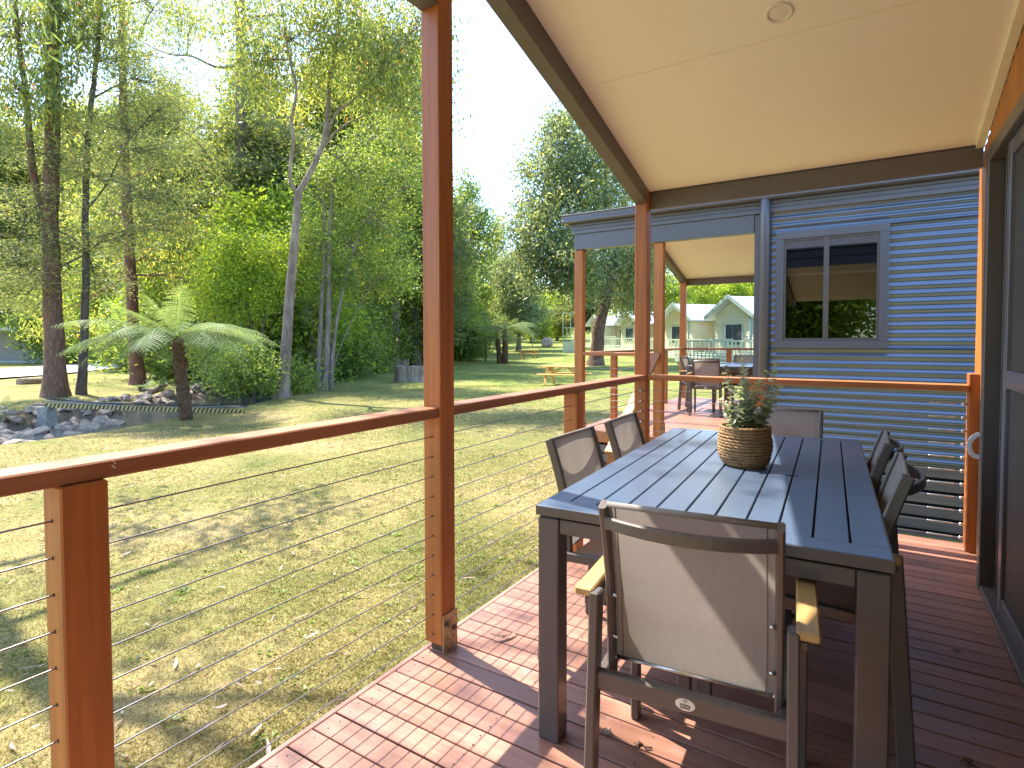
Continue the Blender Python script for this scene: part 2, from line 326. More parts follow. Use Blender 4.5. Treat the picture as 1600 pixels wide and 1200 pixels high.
class MB:
    def __init__(s): s.v = []; s.f = []; s.sm = []
    def add(s, v, f, smooth=False):
        n = len(s.v); s.v += [tuple(p) for p in v]; s.f += [tuple(i + n for i in q) for q in f]; s.sm += [smooth] * len(f)
        return s
    def box(s, x0, x1, y0, y1, z0, z1, bev=0.0, M=None):
        x0, x1 = sorted((x0, x1)); y0, y1 = sorted((y0, y1)); z0, z1 = sorted((z0, z1))
        if bev <= 0:
            v = [(x0,y0,z0),(x1,y0,z0),(x1,y1,z0),(x0,y1,z0),(x0,y0,z1),(x1,y0,z1),(x1,y1,z1),(x0,y1,z1)]
            f = [(0,3,2,1),(4,5,6,7),(0,1,5,4),(1,2,6,5),(2,3,7,6),(3,0,4,7)]
        else:
            bm = bmesh.new(); bmesh.ops.create_cube(bm, size=1.0)
            for q in bm.verts:
                q.co = Vector(((x0+x1)/2 + q.co.x*(x1-x0), (y0+y1)/2 + q.co.y*(y1-y0), (z0+z1)/2 + q.co.z*(z1-z0)))
            bmesh.ops.bevel(bm, geom=bm.edges[:], offset=min(bev, 0.45*min(x1-x0, y1-y0, z1-z0)), segments=1, affect='EDGES')
            bm.verts.index_update()
            v = [tuple(q.co) for q in bm.verts]; f = [tuple(q.index for q in p.verts) for p in bm.faces]; bm.free()
        if M is not None: v = [tuple(M @ Vector(p)) for p in v]
        return s.add(v, f)
    def bar(s, a, b, w, h, bev=0.0, up=(0, 0, 1)):
        a = Vector(a); b = Vector(b); d = (b - a); L = d.length; d.normalize()
        side = d.cross(Vector(up)); side.normalize(); u = side.cross(d)
        M = Matrix((side, d, u)).transposed().to_4x4(); M.translation = a
        return s.box(-w/2, w/2, 0, L, -h/2, h/2, bev, M)
    def tube(s, pts, rad, seg=8, cap=True, smooth=True):
        pts = [Vector(p) for p in pts]; n = len(pts)
        rad = rad if hasattr(rad, '__len__') else [rad] * n
        v = []; f = []; prev = None
        for i, p in enumerate(pts):
            t = (pts[min(i+1, n-1)] - pts[max(i-1, 0)])
            if t.length < 1e-9: t = Vector((0, 0, 1))
            t.normalize()
            if prev is None:
                a = t.orthogonal().normalized()
            else:
                a = prev - t * prev.dot(t)
                a = a.normalized() if a.length > 1e-6 else t.orthogonal().normalized()
            prev = a; b_ = t.cross(a)
            for k in range(seg):
                q = 2 * math.pi * k / seg
                v.append(p + (a * math.cos(q) + b_ * math.sin(q)) * rad[i])
        for i in range(n - 1):
            for k in range(seg):
                k2 = (k + 1) % seg
                f.append((i*seg + k, i*seg + k2, (i+1)*seg + k2, (i+1)*seg + k))
        s.add(v, f, smooth)
        if cap:
            m0 = len(s.v) - n * seg
            s.f.append(tuple(m0 + k for k in reversed(range(seg)))); s.sm.append(False)
            s.f.append(tuple(m0 + (n-1)*seg + k for k in range(seg))); s.sm.append(False)
        return s
    def sweep(s, pts, w, h, up=(0, 0, 1), ch=0.25):
        pts = [Vector(p) for p in pts]; n = len(pts); v = []; f = []
        c = min(w, h) * ch; sec = [(-w/2 + c, -h/2), (w/2 - c, -h/2), (w/2, -h/2 + c), (w/2, h/2 - c), (w/2 - c, h/2), (-w/2 + c, h/2), (-w/2, h/2 - c), (-w/2, -h/2 + c)]; k = 8
        for i, p in enumerate(pts):
            t = (pts[min(i+1, n-1)] - pts[max(i-1, 0)]).normalized(); a = t.cross(Vector(up)).normalized(); b = a.cross(t)
            v += [p + a * x + b * y for x, y in sec]
        for i in range(n - 1):
            for j in range(k): j2 = (j + 1) % k; f.append((i*k + j, i*k + j2, (i+1)*k + j2, (i+1)*k + j))
        f.append(tuple(reversed(range(k)))); f.append(tuple((n-1)*k + j for j in range(k)))
        return s.add(v, f)
    def lathe(s, prof, seg=20, c=(0, 0, 0), smooth=True):
        v = []; f = []
        for r, z in prof:
            for k in range(seg):
                a = 2*math.pi*k/seg; v.append((c[0] + r*math.cos(a), c[1] + r*math.sin(a), c[2] + z))
        for i in range(len(prof) - 1):
            for k in range(seg):
                k2 = (k+1) % seg; f.append((i*seg+k, i*seg+k2, (i+1)*seg+k2, (i+1)*seg+k))
        return s.add(v, f, smooth)
    def mesh(s, name='mesh'):
        me = bpy.data.meshes.new(name); me.from_pydata(s.v, [], s.f); me.update()
        me.polygons.foreach_set('use_smooth', s.sm)
        return me
    def build(s, name, mat, parent=None, loc=None, rot=None):
        return link(name, s.mesh(name), mat, parent, loc, rot)

def box(name, mat, parent, x0, x1, y0, y1, z0, z1, bev=0.003):
    return MB().box(x0, x1, y0, y1, z0, z1, bev).build(name, mat, parent)

def npmesh(name, verts, quads, rnd=None, smooth=False):
    """verts (N,3), quads (M,4) numpy -> mesh, quickly"""
    me = bpy.data.meshes.new(name)
    k = quads.shape[1]
    me.vertices.add(len(verts)); me.vertices.foreach_set('co', np.ascontiguousarray(verts, dtype=np.float32).ravel())
    me.loops.add(quads.size); me.loops.foreach_set('vertex_index', np.ascontiguousarray(quads, dtype=np.int32).ravel())
    me.polygons.add(len(quads)); me.polygons.foreach_set('loop_start', np.arange(0, quads.size, k, dtype=np.int32))
    try: me.polygons.foreach_set('loop_total', np.full(len(quads), k, dtype=np.int32))
    except Exception: pass
    if rnd is not None:
        at_ = me.attributes.new('rnd', 'FLOAT', 'POINT'); at_.data.foreach_set('value', np.ascontiguousarray(rnd, dtype=np.float32))
    me.update(calc_edges=True)
    if smooth: me.polygons.foreach_set('use_smooth', np.ones(len(quads), dtype=bool))
    return me

def copy_tree(o, parent=None):
    c = o.copy(); COL.objects.link(c); c.parent = parent
    for ch in list(o.children): copy_tree(ch, c)
    return c

# ------------------------------------------------------------------ terrain
CREEK = np.array([(-12.6, -14), (-13.3, -6), (-14.1, 0), (-14.6, 3), (-15.1, 5.2), (-16.0, 7.6), (-17.6, 10.6), (-20.4, 14.2), (-26, 21), (-36, 30), (-50, 38)], float)
def creek_dist(x, y):
    p = np.stack([x, y], -1); best = np.full(x.shape, 1e9)
    for a, b in zip(CREEK[:-1], CREEK[1:]):
        d = b - a; t = np.clip(((p - a) @ d) / (d @ d), 0, 1)
        q = a + t[..., None] * d; best = np.minimum(best, np.hypot(*(np.moveaxis(p - q, -1, 0))))
    return best
def sstep(a, b, v):
    t = np.clip((v - a) / (b - a), 0, 1); return t * t * (3 - 2 * t)
def gz(x, y):
    x = np.asarray(x, float); y = np.asarray(y, float)
    z = np.full(x.shape, -0.47)
    z = z + 0.035 * np.sin(x * 0.55 + 1.3) * np.cos(y * 0.43) + 0.02 * np.sin(x * 1.3 - y * 0.9)
    z = z - 0.75 * (1 - sstep(0.7, 2.45, creek_dist(x, y)))
    z = z - 0.12 * sstep(-2.6, -1.6, x) * (1 - sstep(12, 15, y))
    z = z + np.maximum(0, y - 42) * 0.035 + np.maximum(0, y - 90) * 0.10 * sstep(-70, -10, x)
    z = z + np.maximum(0, -x - 60) * 0.03
    return z
def g(x, y): return float(gz(np.array([x]), np.array([y]))[0])
def axis_vals(segs):
    out = []
    for a, b, n in segs: out += list(np.linspace(a, b, n, endpoint=False))
    out.append(segs[-1][1]); return np.array(out)
gx = axis_vals([(-900, -140, 12), (-140, -45, 32), (-45, -24, 40), (-24, -9, 110), (-9, 2, 40), (2, 60, 24), (60, 900, 12)])
gy = axis_vals([(-900, -40, 10), (-40, -8, 20), (-8, 16, 160), (16, 45, 70), (45, 150, 50), (150, 900, 12)])
GX, GY = np.meshgrid(gx, gy, indexing='ij')
GZ = gz(GX, GY)
nx, ny = GX.shape
idx = np.arange(nx * ny).reshape(nx, ny)
q = np.stack([idx[:-1, :-1], idx[1:, :-1], idx[1:, 1:], idx[:-1, 1:]], -1).reshape(-1, 4)
lawn = link('lawn', npmesh('lawn', np.stack([GX, GY, GZ], -1).reshape(-1, 3), q, smooth=True), 'lawn_ground'); struct(lawn)
lawn['label'] = 'patchy dry lawn with fallen gum leaves running down to the creek'

# creek water
wv = []; wf = []
for i, (x, y) in enumerate(CREEK):
    d = CREEK[min(i + 1, len(CREEK) - 1)] - CREEK[max(i - 1, 0)]; d = d / np.hypot(*d); nrm = np.array([-d[1], d[0]])
    for s_ in (-2.2, -0.7, 0.7, 2.2): wv.append((x + nrm[0] * s_, y + nrm[1] * s_, -0.80))
for i in range(len(CREEK) - 1):
    for k in range(3): wf.append((i*4 + k, i*4 + k + 1, (i+1)*4 + k + 1, (i+1)*4 + k))
water = MB().add(wv, wf, True).build('creek_water', 'creek_water'); struct(water)
water['label'] = 'shallow rippling creek between the rocks'

# pale road beyond the creek
def on_ground(px, py, z=-0.47):
    d = FWD + RIGHT * ((px - 800) / F_PX) - UP * ((py - CY) / F_PX); t = (z - CAM_H) / d.z
    return CAM_P + d * t
near_e = [(-160, 606), (0, 592), (75, 588), (130, 582), (210, 573), (280, 566), (330, 562)]
far_e = [(-160, 588), (0, 578), (75, 574), (130, 570), (210, 564), (280, 560), (330, 557)]
rv = []; rf = []
for a, b_ in zip(near_e, far_e):
    for p in (a, b_):
        q_ = on_ground(*p); rv.append((q_.x, q_.y, max(g(q_.x, q_.y), -0.47) + 0.06))
for i in range(len(near_e) - 1): rf.append((2*i, 2*i + 2, 2*i + 3, 2*i + 1))
road = MB().add(rv, rf).build('road', 'road_gravel'); struct(road)

# ------------------------------------------------------------------ deck we stand on
BP = 0.0954
deck = thing('deck', 'reddish brown timber deck under the dining table', 'deck', (0, 0, 0))
deck['kind'] = 'structure'
X0, X1 = -1.511, 0.60
bmesh_ = [MB().box(X0, X1, -BP/2 + 0.0032, BP/2 - 0.0032, -0.022, 0.0, 0.0022).mesh('deck_board') for _ in range(1)]
for i in range(-12, 47):
    yb = 0.8627 * 1.26 + BP * (i - 10) + BP / 2
    if yb > 4.40: continue
    o = link('deck_board', bmesh_[0], 'deck_timber', deck, (random.uniform(-0.001, 0.001), yb, random.uniform(-0.0012, 0.0006)), (0, 0, random.uniform(-0.0006, 0.0006)))
YEND = 0.8627 * 1.26 + BP * 36 + BP / 2 + BP / 2
for x in (-1.3, -0.85, -0.4, 0.05, 0.45): box('joist', 'black_gap', deck, x - 0.022, x + 0.022, -1.2, 4.3, -0.16, -0.0235, 0)
box('edge_board', 'deck_timber_y', deck, -1.537, -1.514, -1.2, 4.40, -0.16, -0.001, 0.003)
box('edge_board', 'rail_timber_x', deck, -1.513, 0.60, 4.402, 4.425, -0.16, -0.002, 0.003)
s_ = MB()
for i in range(-12, 47):
    yb = 0.8627 * 1.26 + BP * (i - 10) + BP / 2
    if yb > 4.38: continue
    for x in (-1.472, -1.02, -0.56, -0.10, 0.31):
        for dy in (-0.023, 0.023):
            xx = x + random.uniform(-0.012, 0.012); yy = yb + dy + random.uniform(-0.004, 0.004); r_ = random.uniform(0.0026, 0.0036)
            n = len(s_.v)
            s_.v += [(xx + r_*math.cos(k*math.pi/3), yy + r_*math.sin(k*math.pi/3), 0.0010) for k in range(6)]; s_.f.append(tuple(n + k for k in range(6))); s_.sm.append(False)
stuff(s_.build('screw_heads', 'screw_dark', deck))

# skirt under the deck
sk = thing('deck_skirt', 'dark slatted skirt under our deck edge', 'skirt')
for k in range(4): box('slat', 'slat_timber', sk, -1.50, -1.48, -1.2, 4.38, -0.27 - k * 0.11, -0.17 - k * 0.11, 0.002)
for y in (-1.0, 0.53, 1.79, 3.03, 4.2): box('stump', 'black_gap', sk, -1.47, -1.38, y, y + 0.09, -0.75, -0.17, 0)

# ------------------------------------------------------------------ balustrade
bal = thing('balustrade', 'red timber handrail and posts with steel wires along the lawn side', 'railing')
RZ0, RZ1 = 0.953, 0.994
def post(parent, x, y, z0, z1, wd=0.09, bev=0.004): return box('post', 'post_timber', parent, x, x + wd, y, y + wd, z0, z1, bev)
def post_foot(parent, x, y, s=0.09, z=0.0):
    pl = box('post_bracket', 'bracket_zinc', parent, x + s + 0.001, x + s + 0.006, y + 0.002, y + s + 0.004, z + 0.002, z + 0.155, 0.001)
    for (dy, dz) in ((0.022, 0.118), (0.068, 0.085)):
        MB().tube([(x + s + 0.006, y + dy, z + dz), (x + s + 0.013, y + dy, z + dz)], 0.011, 6, smooth=False).build('bolt', 'bolt_dark', pl)
    h = MB()
    for (dy, dz) in ((0.045, 0.12), (0.034, 0.10), (0.058, 0.128), (0.03, 0.06), (0.04, 0.045), (0.052, 0.03), (0.06, 0.055)):
        h.tube([(x + s + 0.006, y + dy, z + dz), (x + s + 0.0075, y + dy, z + dz)], 0.0035, 6, smooth=False)
    h.build('nail_holes', 'bolt_dark', pl)['kind'] = 'stuff'
    box('post_shoe', 'bolt_dark', parent, x + 0.02, x + s - 0.012, y + 0.018, y + s - 0.01, z, z + 0.034, 0)
post(bal, -1.52, 0.494, -0.3, RZ0 - 0.001)
post(bal, -1.52, 1.744, 0.032, 3.0); post_foot(bal, -1.52, 1.744)
post(bal, -1.52, 2.99, -0.3, RZ0 - 0.001)
post(bal, -1.535, 4.225, 0.0, 2.60, 0.095)
box('handrail', 'rail_timber', bal, -1.533, -1.438, -1.2, 1.7435, RZ0, RZ1, 0.004)
box('handrail', 'rail_timber', bal, -1.533, -1.438, 1.8345, 4.2245, RZ0, RZ1, 0.004)
box('handrail', 'rail_timber_x', bal, -1.4395, 0.5045, 4.236, 4.331, RZ0, RZ1, 0.004)
e_ = MB().box(0.505, 0.557, 4.25, 4.345, -0.0005, 1.060, 0.004)
e_.build('post', 'post_timber', bal)
box('post', 'post_timber', bal, -0.735, -0.60, 4.24, 4.315, -0.3, RZ0 - 0.001, 0.004)
NW = 11
def wire(parent, a, b, rad=0.0021): return MB().tube([a, b], rad, 6, cap=False).build('wire', 'steel_wire', parent)
for k in range(NW):
    z = 0.073 + 0.0802 * k
    wr = wire(bal, (-1.4745, -1.2, z), (-1.4745, 4.24, z))
    MB().tube([(-1.4745, 4.135, z), (-1.4745, 4.20, z), (-1.4745, 4.205, z), (-1.4745, 4.224, z)], [0.0032, 0.0032, 0.008, 0.008], 8).build('wire_fitting', 'bright_steel', wr)
    # sleeves where the wire enters each post
    for y in (0.494, 1.744, 2.99): MB().tube([(-1.4745, y - 0.0015, z), (-1.4745, y + 0.004, z)], 0.0045, 6, smooth=False).build('wire_sleeve', 'screw_dark', wr)
    wr = wire(bal, (-1.44, 4.284, z), (0.506, 4.284, z))
    MB().tube([(0.32, 4.284, z), (0.325, 4.284, z), (0.445, 4.284, z), (0.45, 4.284, z)], [0.002, 0.0042, 0.0042, 0.002], 8).build('wire_fitting', 'bright_steel', wr)
    MB().tube([(0.475, 4.284, z), (0.478, 4.284, z), (0.492, 4.284, z), (0.503, 4.284, z)], [0.003, 0.009, 0.009, 0.004], 8).build('wire_fitting', 'bright_steel', wr)
# white scuff marks left on the rail and post
sc = MB()
for (z, dy) in ((0.988, 0.0), (0.982, 0.003), (0.977, -0.002), (0.973, 0.002)): sc.box(-1.4379, -1.4372, 0.596 + dy, 0.599 + dy, z, z + 0.004)
sc.build('scuff_mark', 'badge_white', bal)

# ------------------------------------------------------------------ verandah roof over us
SL = 0.28
YR, ZE = 1.90, 2.395             # ridge line, ceiling height at the eave
def zc(y): return ZE + SL * (4.3 - y) if y > YR else ZE + SL * (4.3 - YR) - SL * (YR - y)
roof = thing('verandah_roof', 'cream lined gable roof with dark beams above the dining table', 'roof')
XL, XR = -1.455, 0.555
def slab(name, mat, parent, x0, x1, ya, yb, za0, zb0, th):
    v = [(x0, ya, za0), (x1, ya, za0), (x1, yb, zb0), (x0, yb, zb0), (x0, ya, za0 + th), (x1, ya, za0 + th), (x1, yb, zb0 + th), (x0, yb, zb0 + th)]
    f = [(0,3,2,1),(4,5,6,7),(0,1,5,4),(1,2,6,5),(2,3,7,6),(3,0,4,7)]
    return MB().add(v, f).build(name, mat, parent)
for ya, yb in ((4.29, 3.082), (3.078, YR), (YR - 0.002, 0.70), (0.696, -0.5), (-0.504, -1.4)):
    slab('ceiling_panel', 'ceiling_paint', roof, XL, XR, ya, yb, zc(ya), zc(yb), 0.006)
for ya, yb in ((4.29, YR), (YR, -1.4)):
    slab('joint_backing', 'cream_trim', roof, XL, XR, ya, yb, zc(ya) + 0.008, zc(yb) + 0.008, 0.004)
    slab('roof_sheet', 'roof_metal', roof, -1.62, 6.0, ya + (0.12 if ya > 3 else 0), yb, zc(ya) + 0.14 - (0.034 if ya > 3 else 0), zc(yb) + 0.14, 0.02)
# raked side beams: bottom 0.115 m under the ceiling
def raked(name, mat, x0, x1, ya, yb, lo, hi): return slab(name, mat, roof, x0, x1, ya, yb, zc(ya) + lo, zc(yb) + lo, hi - lo)
raked('raked_beam', 'dark_beam', -1.525, -1.44, 4.224, 1.836, -0.118, 0.14)
raked('raked_beam', 'dark_beam', -1.525, -1.44, 1.742, -1.4, -0.118, 0.14)
raked('barge_board', 'dark_beam', -1.585, -1.527, 4.36, YR, -0.03, 0.15)
raked('barge_board', 'dark_beam', -1.585, -1.527, YR - 0.002, -1.4, -0.03, 0.15)
box('tie_beam', 'dark_beam', roof, -1.518, -1.432, -1.4, 1.743, 2.56, 2.70, 0.003)
box('eave_beam', 'dark_beam', roof, -1.438, 0.552, 4.29, 4.335, 2.268, 2.392, 0.003)
box('eave_beam_cap', 'dark_beam', roof, -1.438, 0.552, 4.285, 4.36, 2.394, 2.50, 0.002)
raked('cornice', 'cream_trim', 0.515, 0.554, 4.288, YR, -0.022, -0.001)
raked('cornice', 'cream_trim', 0.515, 0.554, YR - 0.002, -1.4, -0.022, -0.001)
dl = thing('downlight', 'round white recessed downlight in the cream ceiling above us', 'downlight', (-0.375, 2.93, zc(2.93) - 0.0005))
dl.rotation_euler = (-math.atan(SL), 0, 0)
MB().lathe([(0.044, 0.001), (0.047, -0.007), (0.060, -0.0065), (0.064, 0.0)], 28).build('trim_ring', 'white_plastic', dl)
MB().lathe([(0.0005, -0.003), (0.030, -0.0032), (0.0435, -0.001)], 28).build('lens', 'white_plastic', dl)

# ------------------------------------------------------------------ our cabin: clad wall and sliding door
cab = thing('cabin', 'our cabin with orange timber cladding and dark sliding screen door', 'cabin')
for i, y in enumerate(np.arange(-1.4, 4.40, 0.085)):
    zt = zc(float(y) + 0.04) - 0.02
    lo = 2.212 if y + 0.085 < 3.72 else 0.0
    box('cladding_board', 'cladding_timber', cab, 0.556, 0.574, float(y), float(y) + 0.081, lo, zt, 0.003)
box('wall_lining', 'room_dark', cab, 0.576, 0.62, 3.70, 4.40, 0.0, 2.4, 0)
box('wall_lining', 'room_dark', cab, 0.576, 0.62, -1.4, 3.70, 2.2, 3.0, 0)
box('corner_trim', 'pale_trim', cab, 0.560, 0.575, 4.397, 4.412, 0.0, 2.268, 0.002)
box('corner_trim', 'dark_beam', cab, 0.576, 0.66, 4.403, 4.42, 0.0, 2.4, 0.002)
box('end_wall', 'sheet_metal_sky_tint', cab, 0.66, 6.0, 4.36, 4.40, -0.5, 2.4, 0)
dr = box('door_frame', 'frame_metal', cab, 0.486, 0.60, 3.625, 3.70, 0.0, 2.205, 0.004)
box('door_head', 'frame_metal', dr, 0.486, 0.60, -1.4, 3.624, 2.135, 2.205, 0.004)
box('door_sill', 'frame_metal', dr, 0.49, 0.60, -1.4, 3.624, 0.001, 0.028, 0.004)
box('track', 'black_gap', dr, 0.545, 0.60, 3.56, 3.624, 0.03, 2.134, 0)
box('track', 'frame_metal', dr, 0.535, 0.547, 3.50, 3.512, 0.03, 2.134, 0.001)
sd = box('screen_door', 'trim_metal', cab, 0.512, 0.540, 3.255, 3.325, 0.030, 2.132, 0.003)
box('mid_rail', 'trim_metal', sd, 0.514, 0.540, -1.4, 3.254, 1.045, 1.125, 0.003)
box('bottom_rail', 'trim_metal', sd, 0.514, 0.540, -1.4, 3.254, 0.03, 0.11, 0.003)
box('top_rail', 'trim_metal', sd, 0.514, 0.540, -1.4, 3.254, 2.06, 2.132, 0.003)
box('screen', 'screen_mesh', sd, 0.526, 0.530, -1.4, 3.254, 0.111, 1.044, 0)
box('screen', 'screen_mesh', sd, 0.526, 0.530, -1.4, 3.254, 1.126, 2.059, 0)
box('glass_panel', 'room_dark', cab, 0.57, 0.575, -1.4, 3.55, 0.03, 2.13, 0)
hd = MB()
hp = [Vector((0.484, 3.66, 0.665)), Vector((0.455, 3.66, 0.675)), Vector((0.440, 3.66, 0.71)), Vector((0.443, 3.66, 0.745)), Vector((0.464, 3.66, 0.775)), Vector((0.484, 3.66, 0.785))]
for a_, b_ in zip(hp[:-1], hp[1:]): hd.bar(a_, b_, 0.022, 0.012, 0.002, up=(0, 1, 0))
hd.build('door_handle', 'white_plastic', dr)

# ------------------------------------------------------------------ neighbouring cabin
NY = 6.6; NZ = 0.11
nb = thing('neighbour_cabin', 'dark grey corrugated cabin with white blind in its window', 'cabin')
PIT, AMP = 0.076, 0.0085
zs = np.arange(0.066, 2.64, PIT / 14)
ys = NY + AMP * np.cos((zs - 0.066) * 2 * math.pi / PIT)
def corr(x0, x1, sel):
    z_, y_ = zs[sel], ys[sel]; n = len(z_)
    v = np.concatenate([np.stack([np.full(n, x0), y_, z_], 1), np.stack([np.full(n, x1), y_, z_], 1)])
    i = np.arange(n - 1); q_ = np.stack([i, i + n, i + n + 1, i + 1], 1)
    return link('corrugated_sheet', npmesh('corrugated_sheet', v, q_, smooth=True), 'sheet_metal_sky_tint', nb)
WX0, WX1, WZ0, WZ1 = -0.842, 0.159, 1.172, 2.384
corr(-0.905, 6.0, zs < WZ0 + 0.02); corr(-0.905, 6.0, zs > WZ1 - 0.02)
corr(WX1 - 0.02, 6.0, (zs > WZ0 - 0.01) & (zs < WZ1 + 0.01)); corr(-0.905, WX0 + 0.02, (zs > WZ0 - 0.01) & (zs < WZ1 + 0.01))
win = MB()
FW = 0.078
win.box(WX0, WX1, NY - 0.05, NY + 0.02, WZ1 - FW, WZ1, 0.004).box(WX0, WX1, NY - 0.05, NY + 0.02, WZ0, WZ0 + FW, 0.004)
win.box(WX0, WX0 + FW, NY - 0.049, NY + 0.02, WZ0 + FW, WZ1 - FW, 0.004).box(WX1 - FW, WX1, NY - 0.049, NY + 0.02, WZ0 + FW, WZ1 - FW, 0.004)
wn = win.build('window', 'trim_metal', nb)
GX0, GX1, GZ0, GZ1 = WX0 + FW, WX1 - FW, WZ0 + FW, WZ1 - FW
xm = -0.372
fr = MB()
for (a, b_) in ((GX0, xm), (xm, GX1)):
    fr.box(a, b_, NY - 0.036, NY - 0.006, GZ1 - 0.022, GZ1, 0.002).box(a, b_, NY - 0.036, NY - 0.006, GZ0, GZ0 + 0.028, 0.002)
fr.box(GX0, GX0 + 0.022, NY - 0.035, NY - 0.006, GZ0 + 0.028, GZ1 - 0.022, 0.002).box(GX1 - 0.022, GX1, NY - 0.035, NY - 0.006, GZ0 + 0.028, GZ1 - 0.022, 0.002)
fr.box(xm - 0.024, xm + 0.024, NY - 0.040, NY - 0.006, GZ0 + 0.001, GZ1 - 0.001, 0.002)
fr.build('sash_frame', 'frame_metal', wn)
box('pane', 'window_glass', wn, GX0 + 0.02, xm - 0.02, NY - 0.020, NY - 0.016, GZ0 + 0.02, GZ1 - 0.02, 0)
box('pane', 'window_glass', wn, xm + 0.02, GX1 - 0.02, NY - 0.024, NY - 0.020, GZ0 + 0.02, GZ1 - 0.02, 0)
for a, b_ in ((GX0 + 0.02, xm - 0.01), (xm + 0.01, GX1 - 0.015)):
    bl = box('blind', 'blind_cloth', wn, a, b_, NY + 0.03, NY + 0.034, 1.955, GZ1 + 0.03, 0)
    box('blind_bar', 'white_plastic', wn, a, b_, NY + 0.024, NY + 0.036, 1.925, 1.955, 0.002)
# a dim room behind the glass
rm = MB(); rm.v += [(-0.9, NY + 0.03, 0.1), (2.5, NY + 0.03, 0.1), (2.5, NY + 4, 0.1), (-0.9, NY + 4, 0.1), (-0.9, NY + 0.03, 2.6), (2.5, NY + 0.03, 2.6), (2.5, NY + 4, 2.6), (-0.9, NY + 4, 2.6)]
rm.f += [(0, 1, 2, 3), (4, 5, 6, 7), (1, 2, 6, 5), (2, 3, 7, 6), (3, 0, 4, 7)]; rm.sm += [False] * 5
rm.build('room', 'room_dark', nb)
# corner column, downpipe, gutter and fascia
box('corner_post', 'trim_metal', nb, -1.055, -0.985, NY - 0.01, NY + 0.08, 0.0, 2.60, 0.003)
box('corner_trim', 'trim_metal', nb, -0.985, -0.906, NY - 0.004, NY + 0.05, 0.0, 2.60, 0.002)
MB().tube([(-0.945, NY - 0.055, 0.0), (-0.945, NY - 0.055, 2.55), (-0.945, NY - 0.075, 2.76)], 0.05, 18).build('downpipe', 'trim_metal', nb)
gp = [(0.02, 2.735), (-0.10, 2.735), (-0.125, 2.75), (-0.125, 2.775), (-0.112, 2.785), (-0.112, 2.825), (-0.128, 2.84), (-0.118, 2.846), (-0.10, 2.835), (-0.10, 2.76), (0.02, 2.76)]
v = [(x, NY + a, z) for x in (-3.33, 6.0) for a, z in gp]; n = len(gp)
f = [(i, (i + 1) % n, n + (i + 1) % n, n + i) for i in range(n)] + [tuple(range(n)), tuple(range(2*n - 1, n - 1, -1))]
MB().add(v, f).build('gutter', 'trim_metal', nb)
for k, (a, z0, z1) in enumerate(((0.0, 2.70, 2.733), (0.012, 2.655, 2.698), (0.0, 2.606, 2.652))):
    box('fascia_moulding', 'trim_metal', nb, -3.27 + 0.03 * k, 6.0, NY - 0.035 + a, NY + 0.03, z0, z1, 0.003)
box('fascia_beam', 'trim_metal', nb, -3.195, -1.056, NY - 0.02, NY + 0.07, 2.41, 2.604, 0.003)
# roof planes
def nzc(y): return 2.47 + SL * (11.5 - y) if y > 9.05 else 2.47 + SL * (11.5 - 9.05) - SL * (9.05 - y)
nroof = thing('neighbour_verandah_roof', 'cream lined verandah roof of the neighbouring corrugated cabin', 'roof')
for ya, yb in ((11.5, 10.25), (10.246, 9.05), (9.048, NY + 0.07)):
    slab('ceiling_panel', 'ceiling_paint', nroof, -3.10, -1.0, ya, yb, nzc(ya), nzc(yb) if yb > 7 else 2.605, 0.006)
slab('roof_sheet', 'roof_metal', nroof, -3.32, 6.0, 9.05, NY - 0.08, nzc(9.05) + 0.13, 2.80, 0.02)
slab('roof_sheet', 'roof_metal', nroof, -3.32, 6.0, 11.65, 9.051, nzc(11.65) + 0.13, nzc(9.05) + 0.13, 0.02)
slab('raked_beam', 'dark_beam', nroof, -3.19, -3.09, 11.46, 9.05, nzc(11.46) - 0.12, nzc(9.05) - 0.12, 0.24)
slab('raked_beam', 'dark_beam', nroof, -3.19, -3.09, 9.048, NY + 0.072, nzc(9.05) - 0.12, 2.40, 0.24)
box('eave_beam', 'dark_beam', nroof, -3.09, -1.0, 11.46, 11.51, 2.345, 2.468, 0.003)
d2 = thing('downlight', 'small round downlight in the neighbouring verandah ceiling', 'downlight', (-1.55, 9.95, nzc(9.95) - 0.0005)); d2.rotation_euler = (-math.atan(SL), 0, 0)
MB().lathe([(0.044, 0.001), (0.047, -0.008), (0.060, -0.008), (0.064, 0.0)], 20).build('trim_ring', 'white_plastic', d2)
MB().lathe([(0.0005, -0.004), (0.0435, -0.002)], 20).build('lens', 'white_plastic', d2)
# side wall facing the lawn
box('side_wall', 'cladding_timber', nb, -0.985, -0.93, NY + 0.09, 11.5, 0.1, 2.9, 0)
# slatted skirt under the wall
for k in range(6):
    z1 = 0.058 - k * 0.126
    box('skirt_slat', 'slat_timber', nb, -1.0, 3.0, NY + 0.012 + (k % 2) * 0.004, NY + 0.035, z1 - 0.098, z1, 0.003)
box('skirt_backing', 'black_gap', nb, -1.0, 3.0, NY + 0.06, NY + 0.08, -0.8, 0.06, 0)

